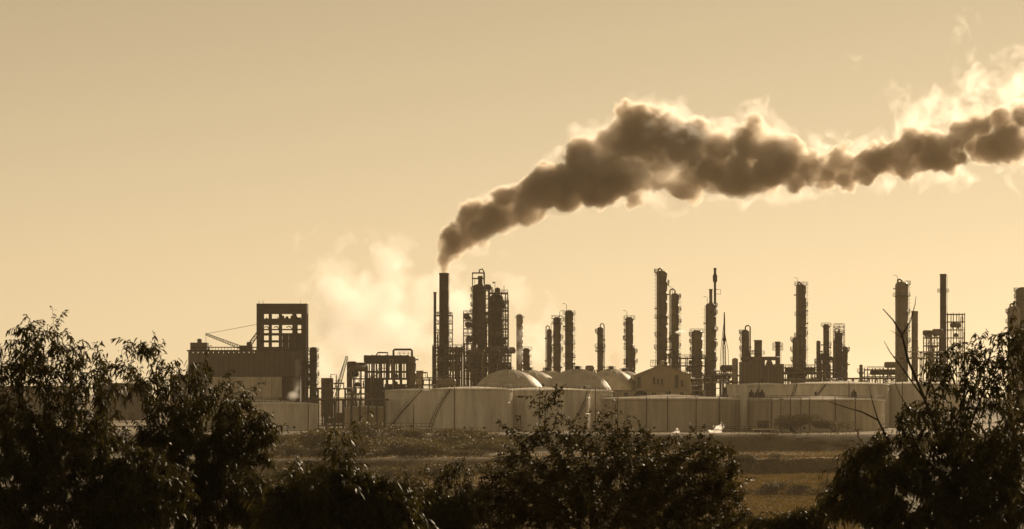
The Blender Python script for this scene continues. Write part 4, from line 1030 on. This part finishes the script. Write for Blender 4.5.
# dry grass on the terraces
rng = np.random.default_rng(5)
N = 90000
gyp = np.concatenate([rng.uniform(440, 600, N * 5 // 10), rng.uniform(602, 692, N * 3 // 10), rng.uniform(592, 605, N // 20), rng.uniform(688, 712, N // 14)])
gyp = np.concatenate([gyp, rng.uniform(706, 822, N - len(gyp))])
pick = rng.random(N) < 0.55
gpx = np.where(pick, rng.uniform(690, 860, N), rng.uniform(230, 700, N))
gxp = (gpx - 512) / F * gyp
gp = np.array([(x, y, ground_z(x, y)) for x, y in zip(gxp, gyp)])
gd = rng.normal(size=(N, 3)) * 0.45 + np.array([0, 0, 1.0])
tag(link('grass', leaf_mesh('grass', gp, gd, 0.9, 0.2, M['grass'], 0.5, rng)), 'dry tufted grass on the marsh terraces', 'grass', kind='stuff')

# ------------------------------------------------------------------ smoke, steam and haze
# Each cloud is a billowing closed surface round an even volume; nested layers make the density rise towards the middle.
def vnoise(shape, cell, rng):
    """Smooth value noise in -1..1 on a grid; cell is the lattice size in voxels."""
    n = [int(k / cell) + 3 for k in shape]; a = rng.uniform(-1, 1, n).astype(np.float32)
    for ax in range(3):
        p = np.arange(shape[ax]) / cell; i = p.astype(int); f = (p - i).astype(np.float32); f = f * f * (3 - 2 * f)
        sh = [1, 1, 1]; sh[ax] = -1; f = f.reshape(sh)
        a = np.take(a, i, ax) * (1 - f) + np.take(a, i + 1, ax) * f
    return a
def octaves(shape, cell, rng, n=4, gain=0.55):
    out = np.zeros(shape, np.float32); g = 1.0
    for k in range(n):
        if cell < 1.6: break
        out += vnoise(shape, cell, rng) * g; cell /= 2; g *= gain
    return out
def surface_net(Fd, iso, h, org):
    """Closed quad surface of Fd > iso (naive surface nets)."""
    Fd = Fd - iso; Fd[0] = Fd[-1] = -1; Fd[:, 0] = Fd[:, -1] = -1; Fd[:, :, 0] = Fd[:, :, -1] = -1
    ins = Fd > 0; sh = np.array(Fd.shape) - 1
    cs = np.zeros(sh, np.float32); acc = np.zeros((*sh, 3), np.float32)
    def sub(A, o): return A[o[0]:o[0] + sh[0], o[1]:o[1] + sh[1], o[2]:o[2] + sh[2]]
    for ax in range(3):
        o1, o2 = [k for k in range(3) if k != ax]
        for a in (0, 1):
            for b in (0, 1):
                p = [0, 0, 0]; p[o1] = a; p[o2] = b; q = list(p); q[ax] = 1
                f0, f1 = sub(Fd, p), sub(Fd, q); c = sub(ins, p) != sub(ins, q)
                t = np.where(c, f0 / np.where(c, f0 - f1, 1), 0)
                cs += c
                for d in range(3): acc[..., d] += np.where(c, t if d == ax else p[d], 0)
    cell = cs > 0; idx = -np.ones(sh, np.int64); idx[cell] = np.arange(cell.sum())
    V = (np.argwhere(cell) + acc[cell] / cs[cell][:, None]) * h + np.array(org)
    quads = []
    for ax in range(3):
        o1, o2 = (ax + 1) % 3, (ax + 2) % 3
        sl0 = [slice(None)] * 3; sl1 = [slice(None)] * 3; sl0[ax] = slice(0, -1); sl1[ax] = slice(1, None)
        a, b = ins[tuple(sl0)], ins[tuple(sl1)]; e = np.argwhere(a != b); flip = a[tuple(e.T)]
        def at(d1, d2):
            k = e.copy(); k[:, o1] -= d1; k[:, o2] -= d2; return idx[tuple(k.T)]
        Q = np.stack([at(1, 1), at(0, 1), at(0, 0), at(1, 0)], 1)
        Q[~flip] = Q[~flip][:, ::-1]; quads.append(Q)
    return V, np.vstack(quads)
def vol_mat(name, dens, colr, aniso):
    m = bpy.data.materials.new(name); m.use_nodes = True; t = m.node_tree; t.nodes.clear()
    o = t.nodes.new('ShaderNodeOutputMaterial'); v = t.nodes.new('ShaderNodeVolumePrincipled'); t.links.new(v.outputs[0], o.inputs['Volume'])
    v.inputs['Color'].default_value = (*colr, 1); v.inputs['Density'].default_value = dens; v.inputs['Anisotropy'].default_value = aniso
    return m
def quad_mesh(name, V, Q, m):
    me = bpy.data.meshes.new(name); n = len(Q)
    me.vertices.add(len(V)); me.vertices.foreach_set('co', V.astype(np.float32).ravel())
    me.loops.add(n * 4); me.loops.foreach_set('vertex_index', Q.astype(np.int32).ravel())
    me.polygons.add(n); me.polygons.foreach_set('loop_start', np.arange(0, n * 4, 4, dtype=np.int32))
    me.materials.append(m); me.update(calc_edges=True)
    return me
class Cloud:
    def __init__(s, lo, hi, h, seed, margin=9.0):
        s.h = h; s.lo = np.array(lo, float); s.shape = tuple(int((b - a) / h) + 3 for a, b in zip(lo, hi)); s.mg = margin
        s.F = np.full(s.shape, -margin, np.float32); s.rng = np.random.default_rng(seed)
    def ball(s, c, R, sq=(1, 1, 1)):
        """Union with a ball (field in metres, positive inside)."""
        c = np.array(c); i0 = np.maximum(0, ((c - (R + s.mg) * np.array(sq) - s.lo) / s.h).astype(int)); i1 = np.minimum(s.shape, ((c + (R + s.mg) * np.array(sq) - s.lo) / s.h).astype(int) + 2)
        if (i1 <= i0).any(): return
        ax = [((np.arange(i0[k], i1[k]) * s.h + s.lo[k] - c[k]) / sq[k]) ** 2 for k in range(3)]
        d = R - np.sqrt(ax[0][:, None, None] + ax[1][None, :, None] + ax[2][None, None, :])
        w = s.F[i0[0]:i1[0], i0[1]:i1[1], i0[2]:i1[2]]; np.maximum(w, d, out=w)
    def puff(s, c, R, depth, nk=9, k=0.46, rmin=1.1):
        s.ball(c, R)
        if depth == 0 or R * k < rmin: return
        for _ in range(nk):
            u = s.rng.normal(size=3); u /= np.linalg.norm(u)
            s.puff(np.array(c) + u * R * s.rng.uniform(0.72, 1.0), R * k * s.rng.uniform(0.6, 1.2), depth - 1, max(4, nk - 2), k, rmin)
    def layer(s, name, m, parent, iso, G=None):
        V, Q = surface_net((s.F if G is None else G).copy(), iso, s.h, s.lo)
        return link(name, quad_mesh(name, V, Q, m), parent)

# outline of the dark plume in picture units: x, top, bottom
YP = 1152.0; sP = S(YP)
PL = [(441, 262, 272), (444, 248, 271), (452, 221, 261), (466, 203, 253), (481, 188, 245), (517, 180, 231), (542, 154, 222), (575, 120, 213), (600, 124, 206), (640, 100, 207), (680, 108, 206), (720, 128, 201), (763, 116, 199), (800, 146, 198), (850, 146, 192), (900, 134, 182), (940, 115, 174), (1000, 103, 167), (1060, 90, 160), (1130, 80, 150)]
PLX = [PX(p[0], YP) for p in PL]
def outline(px): return np.interp(px, [p[0] for p in PL], [p[1] for p in PL]), np.interp(px, [p[0] for p in PL], [p[2] for p in PL])
HV = 0.5
cl = Cloud((PX(428, YP), YP - 25, PZ(282, YP)), (PX(1110, YP), YP + 25, PZ(62, YP)), HV, 3, margin=5.0)
px = 443.6
while px < 1104:
    a, b_ = outline(px); r = (b_ - a) / 2 * sP; c = np.array([PX(px, YP), YP, PZ((a + b_) / 2, YP)])
    if px < 450: cl.ball((c[0], YP, c[2]), max(2.2, min(r, 3.2)))
    else:
        for k in range(3):
            o = cl.rng.uniform(-1, 1, 3) * np.array([0.2, 0.45, 0.52]) * r
            cl.puff(c + o, r * cl.rng.uniform(0.30, 0.50) + 0.3, 3, 11, 0.42, 0.6)
    px += max(1.2, r / sP * 0.36)
for k in range(9): cl.ball((PX(444 + 0.25 * k, YP), YP, PZ(272.5, YP) + 0.9 * k), 1.8 + 0.1 * k)      # neck at the chimney mouth
wx = np.arange(cl.shape[0]) * cl.h + cl.lo[0]
gx_ = np.clip((wx - PX(445, YP)) / (PX(540, YP) - PX(445, YP)), 0.06, 1)[:, None, None].astype(np.float32)
rx = np.interp(wx, PLX, [(p[2] - p[1]) / 2 * sP for p in PL])[:, None, None].astype(np.float32)
un_ = np.clip((wx - PX(470, YP)) / (PX(1030, YP) - PX(470, YP)), 0, 1)[:, None, None].astype(np.float32)
def warp(A, k, cell, rng):
    """Bend a noise field by another so that it loses its grid direction."""
    ix = [np.arange(n, dtype=np.int32) for n in A.shape]; out = []
    for d in range(3):
        sh = [1, 1, 1]; sh[d] = -1
        out.append(np.clip(ix[d].reshape(sh) + (vnoise(A.shape, cell, rng) * k).astype(np.int32), 0, A.shape[d] - 1))
    return A[out[0], out[1], out[2]]
fine = warp(octaves(cl.shape, 6 / HV, cl.rng, 4, 0.78), 8, 13, cl.rng)
big = octaves(cl.shape, 15 / HV, cl.rng, 4, 0.65)
k_ = np.minimum(1, rx / 9) * gx_
cl.F += fine * (1.0 * k_ + 0.25 * un_) + 0.3 * gx_
t = thing('smoke_plume', 'thick brown smoke plume drifting right from the tall dark chimney', 'smoke', (0, 0, 0)); t['kind'] = 'stuff'
lum = big * k_ * (0.4 + np.minimum(1, un_ * 3)) * np.minimum(1, rx / 14)
cl.layer('smoke_mantle', vol_mat('thin_brown_smoke', 0.085, (0.92, 0.87, 0.80), 0.6), t, 0.0)
cl.layer('smoke_core', vol_mat('brown_smoke', 0.15, (0.87, 0.79, 0.69), 0.5), t, 0.3, np.minimum(cl.F, cl.F * 0.5 + 1.5 + lum * 2.2))
cl.layer('smoke_heart', vol_mat('dense_brown_smoke', 0.24, (0.80, 0.70, 0.59), 0.4), t, 0.8, np.minimum(cl.F, cl.F * 0.45 + 0.7 + lum * 3.8))
nk = Cloud((PX(434, YP), YP - 8, PZ(276, YP)), (PX(462, YP), YP + 8, PZ(226, YP)), 0.2, 8, margin=2.0)
for k in range(26):
    f_ = k / 25; nk.puff((PX(444 + 6.5 * f_ ** 1.6, YP) + nk.rng.normal() * 0.5 * f_, YP + nk.rng.normal() * 0.5 * f_, PZ(272.6 - 34 * f_, YP)), 1.35 + 2.4 * f_, 2, 8, 0.42, 0.3)
nk.F += octaves(nk.shape, 2.5 / 0.2, nk.rng, 4, 0.65) * 0.35
nk.layer('smoke_neck', vol_mat('fresh_smoke', 0.30, (0.84, 0.76, 0.66), 0.5), t, 0.0)
# torn white vapour round and above the plume, broader with distance
cx_ = np.interp(wx, PLX, [PZ((p[1] + p[2]) / 2, YP) for p in PL])[:, None, None].astype(np.float32)
yy = (np.arange(cl.shape[1]) * cl.h + cl.lo[1] - YP)[None, :, None].astype(np.float32); zz = (np.arange(cl.shape[2]) * cl.h + cl.lo[2])[None, None, :].astype(np.float32) - cx_
up = np.where(zz > 0, 0.98 + 1.5 * np.maximum(un_ - 0.15, 0), 1.0 + 0.45 * un_) * rx
B = 1 - np.sqrt((yy / (rx * 1.1)) ** 2 + (zz / up) ** 2)
torn = warp(octaves(cl.shape, 9 / HV, cl.rng, 5, 0.7), 14, 20, cl.rng)
G = np.minimum(B * 5.0, 1.0) + torn * (0.9 + 1.3 * un_) - 0.55 - 0.95 * un_
G = np.where(wx[:, None, None] < PX(470, YP), -1, G).astype(np.float32)
wm = (0.985, 0.975, 0.96)
cl.layer('white_fringe', vol_mat('white_vapour', 0.019, wm, 0.7), t, 0.0, G)
cl.layer('white_fringe', vol_mat('denser_white_vapour', 0.022, wm, 0.7), t, 0.8, G)

def steam(name, label, lobes, Y, dens, h, amp, cell, layers=(0, 1.5, 3), thr=0.0, puffy=1, aniso=0.65, seed=1, colr=(0.985, 0.98, 0.965), cap=None):
    """A white vapour cloud; lobes are (px, py, half-width px, half-height px, half-depth m)."""
    s = S(Y); lo = [1e9] * 3; hi = [-1e9] * 3
    for (a, b_, hw, hh, hd) in lobes:
        c = W(a, b_, Y)
        for k, e in enumerate((hw * s, hd, hh * s)): lo[k] = min(lo[k], c[k] - e * 1.25 - 2 * h); hi[k] = max(hi[k], c[k] + e * 1.25 + 2 * h)
    lo[2] = max(lo[2], 0.2)
    c_ = Cloud(lo, hi, h, seed, margin=6 * max(1, h))
    for (a, b_, hw, hh, hd) in lobes:
        c = np.array(W(a, b_, Y)); R = min(hw * s, hh * s)
        c_.ball(c, R * 0.8, (hw * s / R, hd / R, hh * s / R))
        for k in range(int(14 * puffy)):
            u = c_.rng.normal(size=3); u /= np.linalg.norm(u)
            c_.puff(c + u * np.array([hw * s, hd, hh * s]) * 0.75, R * c_.rng.uniform(0.15, 0.34), 1, 6, rmin=h * 1.2)
    if cap is not None: c_.F = np.minimum(c_.F * 0.5, cap)
    c_.F += warp(octaves(c_.shape, cell / h, c_.rng, 5, 0.64), 0.7 * cell / h, 1.6 * cell / h, c_.rng) * amp - thr
    t = thing(name, label, 'steam', (0, 0, 0)); t['kind'] = 'stuff'
    m = vol_mat(name + '_vapour', dens, colr, aniso)
    for iso in layers:
        if (c_.F > iso).any(): c_.layer('vapour', m, t, iso)
    return t
steam('steam_cloud', 'broad pale steam cloud behind the boiler and the smoking chimney', [(368, 325, 58, 58, 15), (394, 264, 22, 26, 8), (336, 286, 30, 28, 10), (425, 315, 30, 50, 11), (325, 365, 24, 24, 9), (455, 320, 24, 50, 8)], 1260, 0.024, 0.75, 2.6, 10, (-0.6, 0.6, 1.8), thr=0.0, seed=5, puffy=2, cap=4)
steam('steam_cloud', 'faint steam drifting right of the reactor towers above the domes', [(535, 345, 38, 28, 8), (552, 305, 26, 24, 6), (505, 290, 30, 40, 6)], 1300, 0.018, 0.75, 3.4, 9, (0, 1.2, 2.4), thr=1.4, seed=6, cap=2.5)
steam('steam_puff', 'small steam puff rising against the right end of the dark hall', [(297, 370, 4, 11, 2), (296, 384, 4.5, 9, 2), (293, 395, 6, 5, 2)], 1022, 0.07, 0.22, 0.55, 3.0, (-0.3, 0.2, 0.7), seed=7)
steam('steam_puff', 'bright white steam puff low before the lattice mast', [(719, 427, 6, 4.2, 1.2), (713, 431, 6, 2.4, 1.0)], 825, 1.2, 0.1, 0.5, 1.2, (0, 0.3), thr=0.1, seed=8, cap=0.5)
steam('steam_puff', 'bright white steam puff low beside the centre treetop', [(677, 433, 5, 4.2, 1.0), (671, 436, 4, 2.2, 0.8)], 825, 1.1, 0.1, 0.5, 1.2, (0, 0.3), thr=0.15, seed=9, cap=0.5)
steam('steam_puff', 'small white steam leak crossing the second tall column', [(680, 332, 7, 2.2, 0.9)], 1117, 0.9, 0.15, 0.4, 1.6, (0, 0.3), seed=10)
steam('steam_puff', 'white steam wisp under the squat broad vessel', [(697, 376, 8, 6, 2)], 1140, 0.25, 0.25, 0.9, 3, (0, 0.5), thr=0.2, seed=11)
steam('smoke_haze', 'faint brown smudge of smoke left of the lone platform column', [(617, 360, 14, 17, 5), (596, 368, 10, 9, 4)], 1400, 0.05, 0.5, 1.8, 6, (0, 1), thr=0.6, seed=14, colr=(0.62, 0.52, 0.42), cap=1.6)['category'] = 'smoke'
steam('cloud_wisp', 'broken white cloud wisps above the right end of the plume', [(930, 108, 66, 34, 7), (1012, 85, 54, 55, 8), (962, 28, 22, 36, 5), (978, 72, 44, 36, 7)], 1175, 0.012, 0.55, 3.3, 5.0, (0, 0.9, 2.0), thr=1.9, seed=12, puffy=0, cap=1.3)
steam('cloud_wisp', 'tiny faint cloud wisp alone in the upper right sky', [(856, 62, 18, 13, 4)], 1175, 0.02, 0.5, 3.0, 6, (0, 1), thr=2.0, seed=13, puffy=0, cap=1.0)

m = bpy.data.materials.new('haze_air'); m.use_nodes = True; t = m.node_tree; t.nodes.clear()
o = t.nodes.new('ShaderNodeOutputMaterial'); v = t.nodes.new('ShaderNodeVolumePrincipled'); t.links.new(v.outputs[0], o.inputs['Volume'])
v.inputs['Color'].default_value = (0.97, 0.82, 0.60, 1); v.inputs['Density'].default_value = 0.000056; v.inputs['Anisotropy'].default_value = 0.3
zt, zb, xe = 230.0, -12.5, 3700.0
tag(MB().box((0, 2500, (zt + zb) / 2), (2 * xe, 5300, zt - zb)).build('haze', m), 'thin golden haze over the whole plain', 'haze', kind='stuff')
